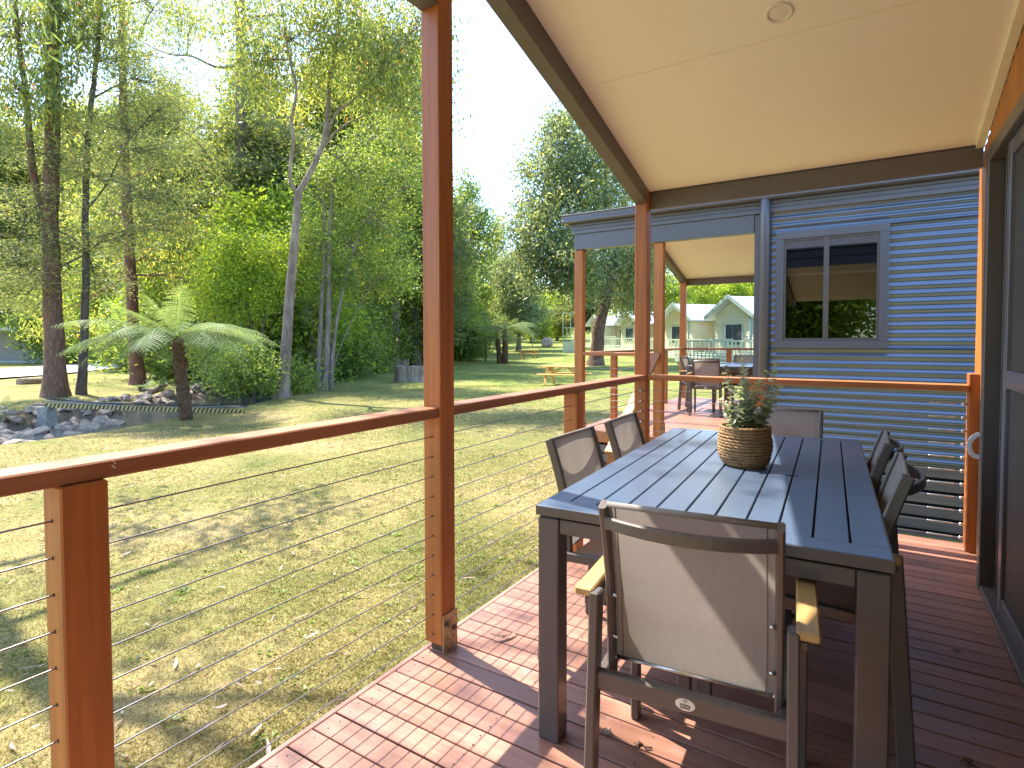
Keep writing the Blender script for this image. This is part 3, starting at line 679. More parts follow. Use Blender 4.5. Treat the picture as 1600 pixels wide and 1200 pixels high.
# neighbour deck and balustrade
nd = thing('neighbour_deck', 'sunlit timber deck of the neighbouring cabin', 'deck'); nd['kind'] = 'structure'
nbm = MB().box(-3.20, -0.99, -BP/2 + 0.003, BP/2 - 0.003, -0.022, 0.0, 0).mesh('deck_board')
yy = NY + 0.02 + BP / 2
while yy < 11.6:
    link('deck_board', nbm, 'deck_timber', nd, (0, yy, NZ)); yy += BP
box('edge_board', 'rail_timber_x', nd, -3.21, -0.99, NY - 0.012, NY + 0.016, NZ - 0.13, NZ - 0.001, 0.003)
box('edge_board', 'deck_timber_y', nd, -3.235, -3.205, NY, 11.6, NZ - 0.13, NZ - 0.001, 0.003)
box('frame', 'black_gap', nd, -3.15, -1.0, NY + 0.1, 11.5, NZ - 0.16, NZ - 0.024, 0)
for k in range(5): box('skirt_slat', 'slat_timber', nd, -3.19, -1.0, NY + 0.01, NY + 0.03, NZ - 0.26 - 0.12 * k, NZ - 0.16 - 0.12 * k, 0.002)
for k in range(5): box('skirt_slat', 'slat_timber', nd, -3.20, -3.18, NY + 0.04, 11.5, NZ - 0.26 - 0.12 * k, NZ - 0.16 - 0.12 * k, 0.002)
box('skirt_backing', 'black_gap', nd, -3.1, -1.0, NY + 0.12, NY + 0.14, -0.8, NZ - 0.16, 0)
nbal = thing('neighbour_balustrade', 'timber handrail and posts with wires round the neighbouring deck', 'railing')
for (x, y, z1) in ((-3.20, NY + 0.0, 2.408), (-2.165, NY + 0.0, 2.408), (-3.19, 11.36, 2.42), (-3.19, 9.0, 3.02)):
    box('post', 'post_timber', nbal, x, x + 0.11, y, y + 0.10, NZ, z1, 0.004)
    post_foot(nbal, x - 0.001, y, 0.111, NZ)
for (x, y) in ((-3.18, 7.75), (-3.18, 10.2), (-1.5, 11.38), (-2.3, 11.38)):
    box('post', 'post_timber', nbal, x, x + 0.085, y, y + 0.085, NZ, NZ + 0.955, 0.004)
box('handrail', 'rail_timber_x', nbal, -3.088, -2.167, NY + 0.005, NY + 0.095, NZ + 0.957, NZ + 0.998, 0.003)
box('handrail', 'rail_timber', nbal, -3.19, -3.095, NY + 0.102, 8.998, NZ + 0.957, NZ + 0.998, 0.003)
box('handrail', 'rail_timber', nbal, -3.19, -3.095, 9.102, 11.358, NZ + 0.957, NZ + 0.998, 0.003)
box('handrail', 'rail_timber_x', nbal, -3.078, -0.99, 11.365, 11.455, NZ + 0.957, NZ + 0.998, 0.003)
for k in range(NW):
    z = NZ + 0.075 + 0.0802 * k
    wire(nbal, (-3.09, NY + 0.05, z), (-2.165, NY + 0.05, z), 0.002)
    wire(nbal, (-3.14, NY + 0.1, z), (-3.14, 11.36, z), 0.002)
    wire(nbal, (-3.08, 11.41, z), (-0.99, 11.41, z), 0.002)
# stairs down from the neighbour deck, with sloping handrail
st = thing('stair', 'timber steps with sloping handrail between the two decks', 'steps')
MB().bar((-2.12, NY - 0.01, NZ + 0.985), (-2.12, NY - 1.45, NZ + 0.05), 0.10, 0.04, 0.003).build('handrail', 'rail_timber', st)
box('newel_post', 'post_timber', st, -2.165, -2.075, NY - 1.40, NY - 1.31, -0.65, NZ + 0.085, 0.004)
for k in range(3):
    box('tread', 'deck_timber', st, -2.12, -1.1, NY - 0.30 - 0.28 * k, NY - 0.02 - 0.28 * k, NZ - 0.18 - 0.17 * k - 0.03, NZ - 0.18 - 0.17 * k, 0.003)
MB().bar((-2.14, NY - 0.01, NZ - 0.12), (-2.14, NY - 1.0, -0.65), 0.04, 0.2, 0.002).build('stringer', 'rail_timber', st)
MB().bar((-1.08, NY - 0.01, NZ - 0.12), (-1.08, NY - 1.0, -0.65), 0.04, 0.2, 0.002).build('stringer', 'rail_timber', st)
# ------------------------------------------------------------------ leaves
def unit(v): return v / np.maximum(np.linalg.norm(v, axis=-1, keepdims=True), 1e-9)
def leaf_arrays(base, d, L, W, twist=None, fold=0.0):
    """diamond leaves: base (N,3), direction d (N,3), length L, width W"""
    n = len(base); d = unit(d)
    ref = rng.normal(size=(n, 3)); side = unit(np.cross(d, ref)); nrm = np.cross(side, d)
    L = np.broadcast_to(L, n)[:, None]; W = np.broadcast_to(W, n)[:, None]
    mid = base + d * L * 0.45 + nrm * (L * fold)
    v = np.stack([base, mid + side * W * 0.5, base + d * L, mid - side * W * 0.5], 1).reshape(-1, 3)
    q_ = np.arange(n * 4).reshape(n, 4)
    return v, q_
def round_arrays(base, d, nrm, L, W):
    n = len(base); d = unit(d); side = unit(np.cross(d, nrm)); L = np.broadcast_to(L, n)[:, None]; W = np.broadcast_to(W, n)[:, None]
    nn = np.cross(side, d)
    p = [base, base + d*L*0.3 + side*W*0.45 + nn*L*0.06, base + d*L*0.75 + side*W*0.40 + nn*L*0.03, base + d*L, base + d*L*0.75 - side*W*0.40 + nn*L*0.03, base + d*L*0.3 - side*W*0.45 + nn*L*0.06]
    v = np.stack(p, 1).reshape(-1, 3); k = np.arange(n)[:, None] * 6
    return v, np.concatenate([k + np.array([[0, 1, 2, 3]]), k + np.array([[0, 3, 4, 5]])], 0)

def spline(pts, n):
    """Catmull-Rom through pts"""
    P_ = [Vector(p) for p in pts]; P_ = [P_[0] * 2 - P_[1]] + P_ + [P_[-1] * 2 - P_[-2]]
    out = []; segs = len(P_) - 3
    for s_ in range(segs):
        a, b_, c_, d_ = P_[s_:s_ + 4]
        for k in range(n):
            t = k / n
            out.append(0.5 * ((2*b_) + (c_ - a)*t + (2*a - 5*b_ + 4*c_ - d_)*t*t + (3*b_ - a - 3*c_ + d_)*t**3))
    out.append(P_[-2]); return out


# ------------------------------------------------------------------ dining table
def make_table(name, label, loc, rz, group=None, slats=True):
    t = thing(name, label, 'table', loc, rz, group)
    HW, HL, Z = 0.465, 0.895, 0.746
    slots = [-0.387, -0.300, -0.2155, -0.1300, -0.0435, 0.041, 0.126, 0.211, 0.296, 0.381]
    ED = 0.082
    e = 0.0028
    box('edge_slat', 'table_top_sky_tint', t, -HW, slots[0] - e, -HL + ED + 0.0005, HL - ED * 0.6, Z - 0.03, Z, 0.002)
    box('edge_slat', 'table_top_sky_tint', t, slots[-1] + e, HW, -HL + ED + 0.0005, HL - ED * 0.6, Z - 0.03, Z, 0.002)
    box('end_slat', 'table_top_sky_tint', t, -HW, HW, -HL, -HL + ED, Z - 0.03, Z + 0.0003, 0.002)
    box('end_slat', 'table_top_sky_tint', t, -HW, HW, HL - ED * 0.6 + 0.0005, HL, Z - 0.03, Z + 0.0003, 0.002)
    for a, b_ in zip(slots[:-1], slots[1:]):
        box('slat', 'table_top_sky_tint', t, a + e, b_ - e, -HL + ED + 0.0005, HL - ED * 0.6, Z - 0.028, Z - 0.0002, 0.0018)
    MB().box(0.186, 0.232, -0.094, -0.082, Z - 0.001, Z + 0.0009, 0.0005).build('umbrella_slot', 'black_gap', t)
    for s_ in (-1, 1):
        box('edge_cover', 'table_metal', t, -HW - 0.003, HW + 0.003, s_ * (HL + 0.0005), s_ * (HL + 0.003), Z - 0.0305, Z - 0.0015, 0.0006)  # thin added cover in plain frame paint, hides the sky-tinted slat sides
        box('edge_cover', 'table_metal', t, s_ * (HW + 0.0005), s_ * (HW + 0.003), -HL, HL, Z - 0.0305, Z - 0.0015, 0.0006)
        box('apron', 'table_metal', t, -HW + 0.075, HW - 0.075, s_ * (HL - 0.006), s_ * (HL - 0.034), Z - 0.083, Z - 0.038, 0.002)
        box('apron', 'table_metal', t, s_ * (HW - 0.006), s_ * (HW - 0.034), -HL + 0.075, HL - 0.075, Z - 0.083, Z - 0.038, 0.002)
        for r_ in (-1, 1):
            box('leg', 'table_metal', t, s_ * (HW - 0.002), s_ * (HW - 0.072), r_ * (HL - 0.002), r_ * (HL - 0.072), 0.0, Z - 0.037, 0.004)
    box('under_tray', 'black_gap', t, -HW + 0.04, HW - 0.04, -HL + 0.04, HL - 0.04, Z - 0.036, Z - 0.0325, 0)
    return t
table = make_table('dining_table', 'large dark slatted metal dining table holding the potted plant', (-0.4505, 2.449, 0), 0.049)

# ------------------------------------------------------------------ chairs
def text_mesh(body, size):
    cu = bpy.data.curves.new('t', 'FONT'); cu.body = body; cu.size = size; cu.align_x = 'CENTER'; cu.extrude = 0.0004
    o = bpy.data.objects.new('t', cu); COL.objects.link(o); bpy.context.view_layer.update()
    me = bpy.data.meshes.new_from_object(o.evaluated_get(bpy.context.evaluated_depsgraph_get()))
    bpy.data.objects.remove(o); me.materials.clear()
    return me
def make_chair():
    t = thing('chair', 'chair', 'chair')
    for s_ in (-1, 1):
        MB().bar((s_*0.224, -0.055, 0), (s_*0.219, -0.012, 0.642), 0.025, 0.046, 0.004, up=(0, 1, 0)).build('leg', 'frame_metal', t)
        MB().bar((s_*0.247, 0.505, 0), (s_*0.247, 0.495, 0.625), 0.026, 0.044, 0.004, up=(0, 1, 0)).build('leg', 'frame_metal', t)
        MB().bar((s_*0.238, -0.02, 0.612), (s_*0.247, 0.51, 0.615), 0.02, 0.022, 0.003).build('arm_support', 'frame_metal', t)
        MB().box(s_*0.247 - 0.023, s_*0.247 + 0.023, -0.032, 0.44, 0.628, 0.649, 0.004).build('armrest', 'arm_timber', t)
        MB().bar((s_*0.205, -0.02, 0.425), (s_*0.205, 0.50, 0.445), 0.024, 0.036, 0.004).build('seat_rail', 'frame_metal', t)
        cur = [(0.040, 0.405), (0.036, 0.48), (0.027, 0.60), (0.008, 0.70), (-0.018, 0.79), (-0.045, 0.868)]
        tb = MB()
        tb.sweep(spline([(s_*0.192, a[0], a[1]) for a in cur], 3), 0.019, 0.036, up=(0, 1, 0))
        bk = tb.build('back_frame', 'frame_metal', t)
        for z, y in ((0.52, 0.048), (0.63, 0.036)):
            MB().tube([(s_*0.181, y - 0.030, z), (s_*0.172, y - 0.034, z)], [0.006, 0.003], 8).build('bolt', 'bright_steel', bk)
    MB().box(-0.212, 0.212, -0.038, -0.012, 0.406, 0.452, 0.004).build('rear_rail', 'frame_metal', t)
    MB().box(-0.234, 0.234, 0.478, 0.505, 0.415, 0.452, 0.004).build('front_rail', 'frame_metal', t)
    MB().tube([(-0.18, 0.036, 0.459), (0.18, 0.036, 0.459)], 0.0045, 8).build('sling_rod', 'bright_steel', t)
    # curved brace behind the top of the back
    br = MB(); P_ = []
    for k in range(13):
        u_ = -1 + 2 * k / 12; P_.append(Vector((u_ * 0.184, -0.047 - 0.045 * (1 - u_*u_), 0.826)))
    br.sweep(P_, 0.015, 0.030)
    br.build('back_brace', 'frame_metal', t)
    # slings
    NU, NV = 12, 14
    def sheet(fn, name, th=0.0025):
        v = []; f = []
        for j in range(NV + 1):
            for i in range(NU + 1): v.append(fn(i / NU * 2 - 1, j / NV))
        for j in range(NV):
            for i in range(NU): a = j*(NU+1) + i; f.append((a, a + 1, a + NU + 2, a + NU + 1))
        return MB().add(v, f, True).build(name, 'sling_fabric', t)
    cz = np.array([c_[1] for c_ in cur]); cyv = np.array([c_[0] for c_ in cur])
    def back(u_, w_):
        z = 0.456 + w_ * (0.872 - 0.456); y = float(np.interp(z, cz, cyv)) + 0.006
        return (u_ * 0.184, y - 0.020 * (1 - u_*u_) * math.sin(math.pi * min(w_ * 0.9 + 0.1, 1)) * 0.8, z)
    sheet(back, 'back_sling')
    def seat(u_, w_): return (u_ * 0.196, 0.06 + w_ * 0.43, 0.440 - 0.018 * (1 - u_*u_) * math.sin(math.pi * w_) + 0.012 * w_)
    sheet(seat, 'seat_sling')
    hem = MB().tube([(-0.183, -0.043, 0.868), (0.183, -0.043, 0.868)], 0.0075, 8); hem.build('sling_hem', 'sling_fabric', t)
    for s_ in (-1, 1): MB().tube([tuple(back(s_*0.90, k/8.0)[i_] - (0.002 if i_ == 1 else 0) for i_ in range(3)) for k in range(9)], 0.0018, 5).build('seam', 'sling_fabric', t)
    # badge on the rear rail
    bd = MB(); n = 28
    bd.v += [(0.0215 * math.cos(2*math.pi*k/n), -0.0386, 0.4285 + 0.0135 * math.sin(2*math.pi*k/n)) for k in range(n)]
    bd.v += [(0.0225 * math.cos(2*math.pi*k/n), -0.0378, 0.4285 + 0.0143 * math.sin(2*math.pi*k/n)) for k in range(n)]
    bd.f.append(tuple(range(n))); bd.sm.append(False)
    for k in range(n): bd.f.append((k, n + k, n + (k+1) % n, (k+1) % n)); bd.sm.append(False)
    b_ = bd.build('badge', 'badge_white', t)
    tm = text_mesh('shelta', 0.0100)
    link('lettering', tm, 'badge_black', b_, (0, -0.0392, 0.4252), (R(90), 0, 0))
    um = MB().box(-0.0105, 0.0105, -0.0396, -0.0388, 0.4205, 0.4228)
    um.box(-0.0006, 0.0006, -0.0396, -0.0388, 0.4325, 0.4385)
    arc = [(0.0058 * math.cos(a), 0.4368 + 0.0032 * math.sin(a)) for a in np.linspace(math.pi, 0, 9)]
    for p, q_ in zip(arc[:-1], arc[1:]): um.bar((p[0], -0.0392, p[1]), (q_[0], -0.0392, q_[1]), 0.0008, 0.0009)
    um.build('emblem', 'badge_black', b_)
    return t
proto = make_chair()
chairs = [
    ((-0.345, 1.320), 5.7, 'sling chair nearest us with its back and oval badge turned to us'),
    ((-1.012, 2.150), -90, 'sling chair on the lawn side of the table, nearer to us'),
    ((-1.015, 2.728), -88, 'sling chair on the lawn side of the table, nearer the corner post'),
    ((0.058, 2.165), 90, 'sling chair on the cabin side of the table, nearer to us'),
    ((0.026, 2.725), 90.5, 'sling chair on the cabin side of the table, farther from us'),
    ((-0.402, 3.455), 181, 'sling chair at the far end of the table behind the potted plant')]
for i, ((x, y), a, lb) in enumerate(chairs):
    c_ = proto if i == 0 else copy_tree(proto)
    c_.location = (x, y, 0.0); c_.rotation_euler = (0, 0, R(a)); c_['label'] = lb; c_['group'] = 'sling chairs round our dining table'
# neighbour's furniture
t2 = copy_tree(table); t2.location = (-1.97, 9.98, NZ); t2.rotation_euler = (0, 0, 0.0); t2['label'] = 'dark dining table on the neighbouring deck'
for (x, y, a, lb) in ((-2.07, 8.80, 4, 'chair on the neighbouring deck with its back turned to us'),
                      (-2.58, 9.6, -90, 'chair at the lawn side of the neighbouring table'),
                      (-1.40, 9.7, 90, 'chair at the wall side of the neighbouring table'),
                      (-1.90, 11.05, 180, 'chair at the far end of the neighbouring table')):
    c_ = copy_tree(proto); c_.location = (x, y, NZ); c_.rotation_euler = (0, 0, R(a)); c_['label'] = lb; c_['group'] = 'chairs on the neighbouring deck'

# ------------------------------------------------------------------ potted plant
paint('rope_fibre', (0.33, 0.19, 0.08), 0.85, var=0.35, scale=60, bmp=0.5)
pot = thing('potted_plant', 'grey green eucalyptus sprigs in a woven rope basket on the table', 'plant', (-0.425, 2.475, 0.746))
prof = [(0.074, 0.006), (0.083, 0.015), (0.089, 0.026), (0.0935, 0.038), (0.0965, 0.050), (0.0985, 0.062), (0.0995, 0.074), (0.0995, 0.086), (0.099, 0.098), (0.098, 0.110), (0.0965, 0.122), (0.095, 0.134), (0.0935, 0.146), (0.093, 0.157)]
for k, (r_, z_) in enumerate(prof):
    cb = MB(); ph0 = random.random() * 6; tw = int(r_ * 2 * math.pi / 0.017)
    for sgn in (0, math.pi):
        P_ = []
        for j in range(97):
            a = 2 * math.pi * j / 96; w_ = a * tw + sgn + ph0
            rr_ = r_ + 0.0034 * math.cos(w_) + 0.0012 * math.sin(a * 3 + k); P_.append((rr_ * math.cos(a), rr_ * math.sin(a), z_ + 0.0034 * math.sin(w_) + 0.001 * math.sin(a * 2 + k * 1.7)))
        cb.tube(P_, 0.0050, 6, cap=False)
    cb.build('rope_coil', 'rope_fibre', pot)
MB().lathe([(0.001, 0.004), (0.07, 0.004), (0.088, 0.03), (0.093, 0.08), (0.087, 0.135), (0.001, 0.135)], 24).build('liner', 'bark_dark', pot)
stems = MB(); LB = []; LD = []; LN = []; LL = []; LR = []
rp = random.Random(5)
view = [(-0.085, 0.25), (-0.06, 0.40), (-0.035, 0.41), (-0.03, 0.30), (-0.01, 0.33), (0.015, 0.37), (0.03, 0.28), (0.05, 0.32), (0.075, 0.26), (0.12, 0.40), (0.14, 0.31), (0.09, 0.22), (-0.09, 0.20), (0.06, 0.36), (0.0, 0.24), (-0.05, 0.22), (0.10, 0.30)]
for sx, h in view:
    # spread across the view and in depth
    dpt = rp.uniform(-0.07, 0.07); tip = Vector(RIGHT) * sx * 1.15 + Vector((FWD.x, FWD.y, 0)) * dpt; base = tip * 0.35; hz = h * 1.06
    P_ = []
    for k in range(9):
        u_ = k / 8; p = base.lerp(tip, u_ ** 1.4) + Vector((0.006*math.sin(u_*5 + sx*40), 0.006*math.cos(u_*4 + sx*30), 0)); P_.append(Vector((p.x, p.y, 0.12 + u_ * (hz - 0.12))))
    stems.tube(P_, [0.0018 - 0.0012 * k / 8 for k in range(9)], 5)
    npair = int((hz - 0.12) / 0.0115)
    for j in range(npair):
        u_ = 0.12 + 0.88 * j / max(npair - 1, 1); f_ = u_ * 8; i0 = min(int(f_), 7); p = P_[i0].lerp(P_[i0 + 1], f_ - i0); t_ = (P_[i0+1] - P_[i0]).normalized()
        a0 = j * 1.57 + rp.uniform(-0.5, 0.5)
        for s_ in (0, math.pi):
            o_ = Vector((math.cos(a0 + s_), math.sin(a0 + s_), 0)); d_ = (o_ + t_ * rp.uniform(0.1, 0.8)).normalized()
            LB.append(p); LD.append(d_); LN.append((t_ + o_ * rp.uniform(-0.6, 0.2) + Vector((rp.uniform(-.4, .4), rp.uniform(-.4, .4), 0)))); LL.append((0.037 - 0.017 * u_) * rp.uniform(0.75, 1.15)); LR.append(min(1, max(0, 0.25 + 0.55 * u_ + rp.uniform(-0.25, 0.25))))
stems.build('stems', 'twig_grey', pot)
LL = np.array(LL)
v, q_ = round_arrays(np.array(LB, float), np.array(LD, float), np.array(LN, float), LL, LL * 0.95)
stuff(link('leaves', npmesh('pot_leaves', v, q_, np.repeat(np.array(LR), 6)), 'pot_leaf', pot))

# ------------------------------------------------------------------ trees
def limb(mb, pts, r0, r1, seg=7, n=4, wob=0.0, flare=0.0):
    S = spline(pts, n); m_ = len(S); rad = []
    for i in range(m_):
        u_ = i / (m_ - 1); r_ = r0 + (r1 - r0) * u_
        if flare: r_ *= 1 + flare * math.exp(-u_ * 22)
        rad.append(r_)
        if wob and 0 < i < m_ - 1: S[i] = S[i] + Vector((random.gauss(0, wob), random.gauss(0, wob), 0))
    mb.tube(S, rad, seg, cap=False); return S

class Crown:
    def __init__(s): s.V = []; s.Q = []; s.Rn = []; s.n = 0
    def put(s, v, q_, rn):
        s.V.append(v); s.Q.append(q_ + s.n); s.Rn.append(rn); s.n += len(v)
    def mesh(s, name): return npmesh(name, np.concatenate(s.V), np.concatenate(s.Q), np.concatenate(s.Rn))

STYLE = {   # leaf length, width, droop, spread of a cluster (radius, vertical squash), leaf tilt noise
    'gum':    dict(L=0.19, W=0.042, droop=1.5, sig=(0.30, 0.34)),
    'gum_near': dict(L=0.22, W=0.05, droop=2.0, sig=(0.24, 0.34)),
    'wattle': dict(L=0.13, W=0.026, droop=0.0, sig=(0.36, 0.09)),
    'bush':   dict(L=0.12, W=0.052, droop=0.25, sig=(0.26, 0.20)),
    'far':    dict(L=0.36, W=0.14, droop=0.8, sig=(0.65, 0.55)),
    'farfine': dict(L=0.30, W=0.11, droop=0.2, sig=(0.8, 0.35)),
    'big':    dict(L=0.33, W=0.11, droop=0.9, sig=(0.6, 0.5)),
}
def foliage(cr, centers, per, style, shade=None):
    st_ = STYLE[style]; c_ = np.asarray(centers, float); n = len(c_)
    if n == 0: return
    cnt = np.maximum(3, rng.poisson(per, n)); idx_ = np.repeat(np.arange(n), cnt); N = len(idx_)
    size = rng.uniform(0.65, 1.25, n)[idx_][:, None]
    off = rng.normal(size=(N, 3)) * np.array([st_['sig'][0], st_['sig'][0], st_['sig'][1]]) * size
    base = c_[idx_] + off
    d = rng.normal(size=(N, 3)); d[:, 2] = d[:, 2] * (0.5 if style == 'wattle' else 0.8) - st_['droop'] * rng.uniform(0.5, 1.4, N)
    L = st_['L'] * rng.uniform(0.6, 1.3, N); W = st_['W'] * rng.uniform(0.7, 1.25, N)
    v, q_ = leaf_arrays(base, d, L, W)
    tone = rng.beta(1.3, 1.5, n)[idx_] * 0.62 + rng.uniform(0, 0.38, N)
    tone = np.clip(tone + 0.05, 0, 0.94); red = rng.random(N) < 0.008; tone[red] = 0.98
    cr.put(v, q_, np.repeat(tone, 4))

def ball(c_, rad, n, shell=0.45):
    u_ = unit(rng.normal(size=(n, 3))); r_ = rng.uniform(shell ** 3, 1, n) ** (1 / 3); r_ = np.where(rng.random(n) < 0.16, r_ * rng.uniform(1.05, 1.4, n), r_)
    return np.array(c_)[None] + u_ * r_[:, None] * np.array(rad)[None]

def build_tree(name, label, cat, trunk_paths, blobs, style, bk, lf, per=26, group=None, twig=0.35, branch_mat=None, limb_r=0.05, attach=None, name_trunk='trunk'):
    """trunk_paths: [(points, r0, r1, flare)], blobs: [(center, radii, clusters, attach point or None)]"""
    base = Vector(trunk_paths[0][0][0]); t = thing(name, label, cat, base, 0.0, group)
    tr = MB(); nodes = []
    for pts, r0, r1, fl in trunk_paths:
        S = limb(tr, [Vector(p) - base for p in pts], r0, r1, 9, 5, wob=r0 * 0.06, flare=fl); nodes += S[len(S)//3:]
    cr = Crown()
    for bl in blobs:
        c_, rad, ncl = Vector(bl[0]) - base, bl[1], bl[2]
        cl = ball(c_, rad, ncl, bl[4] if len(bl) > 4 else 0.35)
        if nodes and not (len(bl) > 3 and bl[3] == 'none'):
            a = min(nodes, key=lambda p: (p - c_).length + 0.6 * max(0, p.z - c_.z + 0.3))
            mid = a.lerp(c_, 0.5) + Vector((random.gauss(0, 0.08), random.gauss(0, 0.08), 0.12)) * (a - c_).length * 0.4
            L = (a - c_).length
            S = limb(tr, [a, mid, c_], max(0.012, min(limb_r, 0.022 * L + 0.012)), 0.010, 6, 4)
            k = 0
            for p in cl:
                if random.random() < twig:
                    s0 = random.choice(S[2:]); p_ = Vector(p)
                    if (p_ - s0).length < 4.0: limb(tr, [s0, s0.lerp(p_, 0.5) + Vector((0, 0, 0.08)), p_], 0.010, 0.003, 4, 2)
        foliage(cr, cl, per, style)
    tr.build(name_trunk, bk, t)
    link('crown', cr.mesh('crown'), lf, t)
    return t

def clump(px, py, d, rx, ry, n, rz=None, *a):
    """an ellipsoid of leaves centred on pixel px,py at depth d, half-sizes rx, ry in pixels"""
    s_ = d / F_PX; r_ = rx * s_
    return (at(px, py, d), (r_, r_, ry * s_), n) + tuple(a)

def gnd(p): return Vector((p.x, p.y, g(p.x, p.y) - 0.08))
def path(pix, d, dd=0.0):
    P_ = [at(x, y, d + dd * i) for i, (x, y) in enumerate(pix)]
    P_[0] = gnd(P_[0]); return P_

# white-barked gum on the near bank
d = 17.2
build_tree('gum_tree', 'pale smooth barked gum forking above the bright shrub on the creek bank', 'tree',
    [(path([(441, 622), (447, 540), (455, 440), (461, 370), (465, 305)], d), 0.175, 0.10, 0.8),
     ([at(465, 312, d), at(470, 296, d), at(490, 259, d + .2), at(506, 219, d + .4), at(512, 172, d + .5), at(516, 125, d + .6), at(526, 60, d + .6), at(535, -30, d + .6)], 0.10, 0.05, 0),
     ([at(465, 308, d), at(453, 275, d - .2), at(458, 225, d - .4), at(456, 188, d - .5), at(463, 140, d - .6), at(450, 80, d - .6), at(440, 10, d - .5)], 0.06, 0.03, 0),
     ([at(506, 224, d + .4), at(525, 178, d + .1), at(553, 156, d - .2), at(581, 125, d - .4), at(610, 90, d - .6)], 0.05, 0.018, 0),
     ([at(508, 226, d + .4), at(530, 202, d + .6), at(570, 180, d + .9), at(612, 165, d + 1)], 0.04, 0.014, 0)],
    [clump(530, 60, d, 62, 55, 120), clump(600, 95, d - .6, 50, 60, 120), clump(455, 60, d - .5, 60, 55, 95), clump(400, 100, d, 45, 60, 70), clump(560, -30, d, 75, 50, 100),
     clump(470, -40, d, 80, 50, 70), clump(640, 170, d - .2, 40, 55, 48), clump(625, 60, d + .5, 45, 70, 75), clump(480, 130, d + .7, 45, 30, 40), clump(575, 160, d + 1, 45, 28, 28), clump(370, 40, d + .5, 50, 60, 48), clump(672, 30, d + .3, 38, 62, 60), clump(690, 130, d, 22, 62, 24), clump(705, 200, d, 10, 22, 5)],
    'gum', 'bark_pale', 'gum_leaf', per=27, limb_r=0.04)

# straight tall gum behind
d = 26
build_tree('gum_tree', 'tall straight grey trunked gum standing behind the bright green shrub', 'tree',
    [(path([(374, 575), (377, 420), (378, 300), (377, 160), (376, 20), (374, -160)], d), 0.30, 0.20, 0.4),
     ([at(378, 300, d), at(345, 270, d - .3), at(310, 225, d - .8), at(275, 195, d - 1)], 0.07, 0.02, 0),
     ([at(377, 100, d), at(340, 105, d - .3), at(300, 88, d - .5), at(262, 84, d - .8), at(215, 62, d - 1)], 0.07, 0.02, 0)],
    [clump(330, 190, d, 42, 48, 60), clump(410, 150, d, 38, 50, 65), clump(300, 30, d, 45, 34, 50), clump(400, 30, d, 55, 40, 80), clump(340, -40, d, 80, 50, 90), clump(260, -10, d, 70, 40, 90), clump(200, 30, d, 50, 40, 60), clump(350, 260, d, 20, 34, 18), clump(300, 160, d, 28, 30, 18), clump(430, -90, d, 90, 50, 70)],
    'gum', 'bark_grey', 'gum_leaf', per=30, limb_r=0.06)

# big brown stringybark at left with forked limb
d = 18
build_tree('gum_tree', 'thick brown trunked gum forking at left above the hazard striped pipe', 'tree',
    [(path([(88, 622), (85, 540), (81, 440), (78, 330), (82, 230), (82, 120), (85, 0), (88, -140)], d), 0.29, 0.15, 0.55),
     ([at(78, 345, d), at(64, 315, d), at(52, 270, d - .2), at(46, 210, d - .3), at(40, 140, d - .4), at(28, 60, d - .5), at(20, -40, d - .6)], 0.13, 0.06, 0)],
    [clump(30, 30, d - .5, 70, 50, 105), clump(100, 20, d, 60, 50, 95), clump(20, 130, d - 1, 60, 55, 95), clump(90, 110, d - .6, 38, 45, 60), clump(160, 60, d + .5, 50, 40, 55), clump(60, -60, d, 110, 50, 110), clump(150, -30, d, 60, 45, 50), clump(75, 165, d - 1.2, 32, 30, 26), clump(-40, 60, d, 60, 90, 70)],
    'gum_near', 'bark_brown', 'gum_leaf', per=19, limb_r=0.06)

# slim dark wattle with feathery layered foliage
d = 18.6
def layers(spec, d0, n0=1.0):
    return [clump(x, y, d0 + dz, rx, ry, int(n * n0)) for x, y, rx, ry, n, dz in spec]
build_tree('wattle_tree', 'slim dark trunked wattle with feathery layered leaves beside the thick brown trunk', 'tree',
    [(path([(127, 624), (131, 540), (134, 440), (134, 330), (137, 220), (146, 130), (154, 50), (160, -60)], d), 0.135, 0.05, 0.35),
     ([at(134, 330, d), at(165, 290, d - .5), at(190, 240, d - .9), at(205, 215, d - 1.2)], 0.035, 0.012, 0),
     ([at(142, 155, d), at(170, 140, d - .3), at(205, 122, d - .6)], 0.035, 0.012, 0),
     ([at(134, 390, d), at(110, 370, d - .3), at(70, 352, d - .8), at(30, 345, d - 1)], 0.035, 0.01, 0)],
    layers([(180, 90, 70, 30, 60, 0), (230, 130, 65, 28, 60, -.6), (110, 190, 70, 22, 50, -.5), (200, 200, 60, 22, 55, -.8), (60, 240, 80, 24, 60, -.9), (220, 240, 75, 26, 70, -1), (150, 275, 60, 20, 45, -.4), (40, 320, 80, 30, 75, -1), (230, 310, 70, 26, 60, -1), (110, 380, 70, 26, 50, -.4), (20, 410, 60, 40, 70, -1.2), (190, 370, 60, 26, 50, -.6), (250, 170, 55, 26, 45, -.4), (40, 460, 55, 34, 60, -.8), (270, 360, 40, 26, 30, -.4), (150, 440, 45, 24, 35, .4), (160, 20, 60, 30, 50, 0)], d),
    'wattle', 'bark_dark', 'wattle_leaf', per=44, twig=0.5, limb_r=0.03)

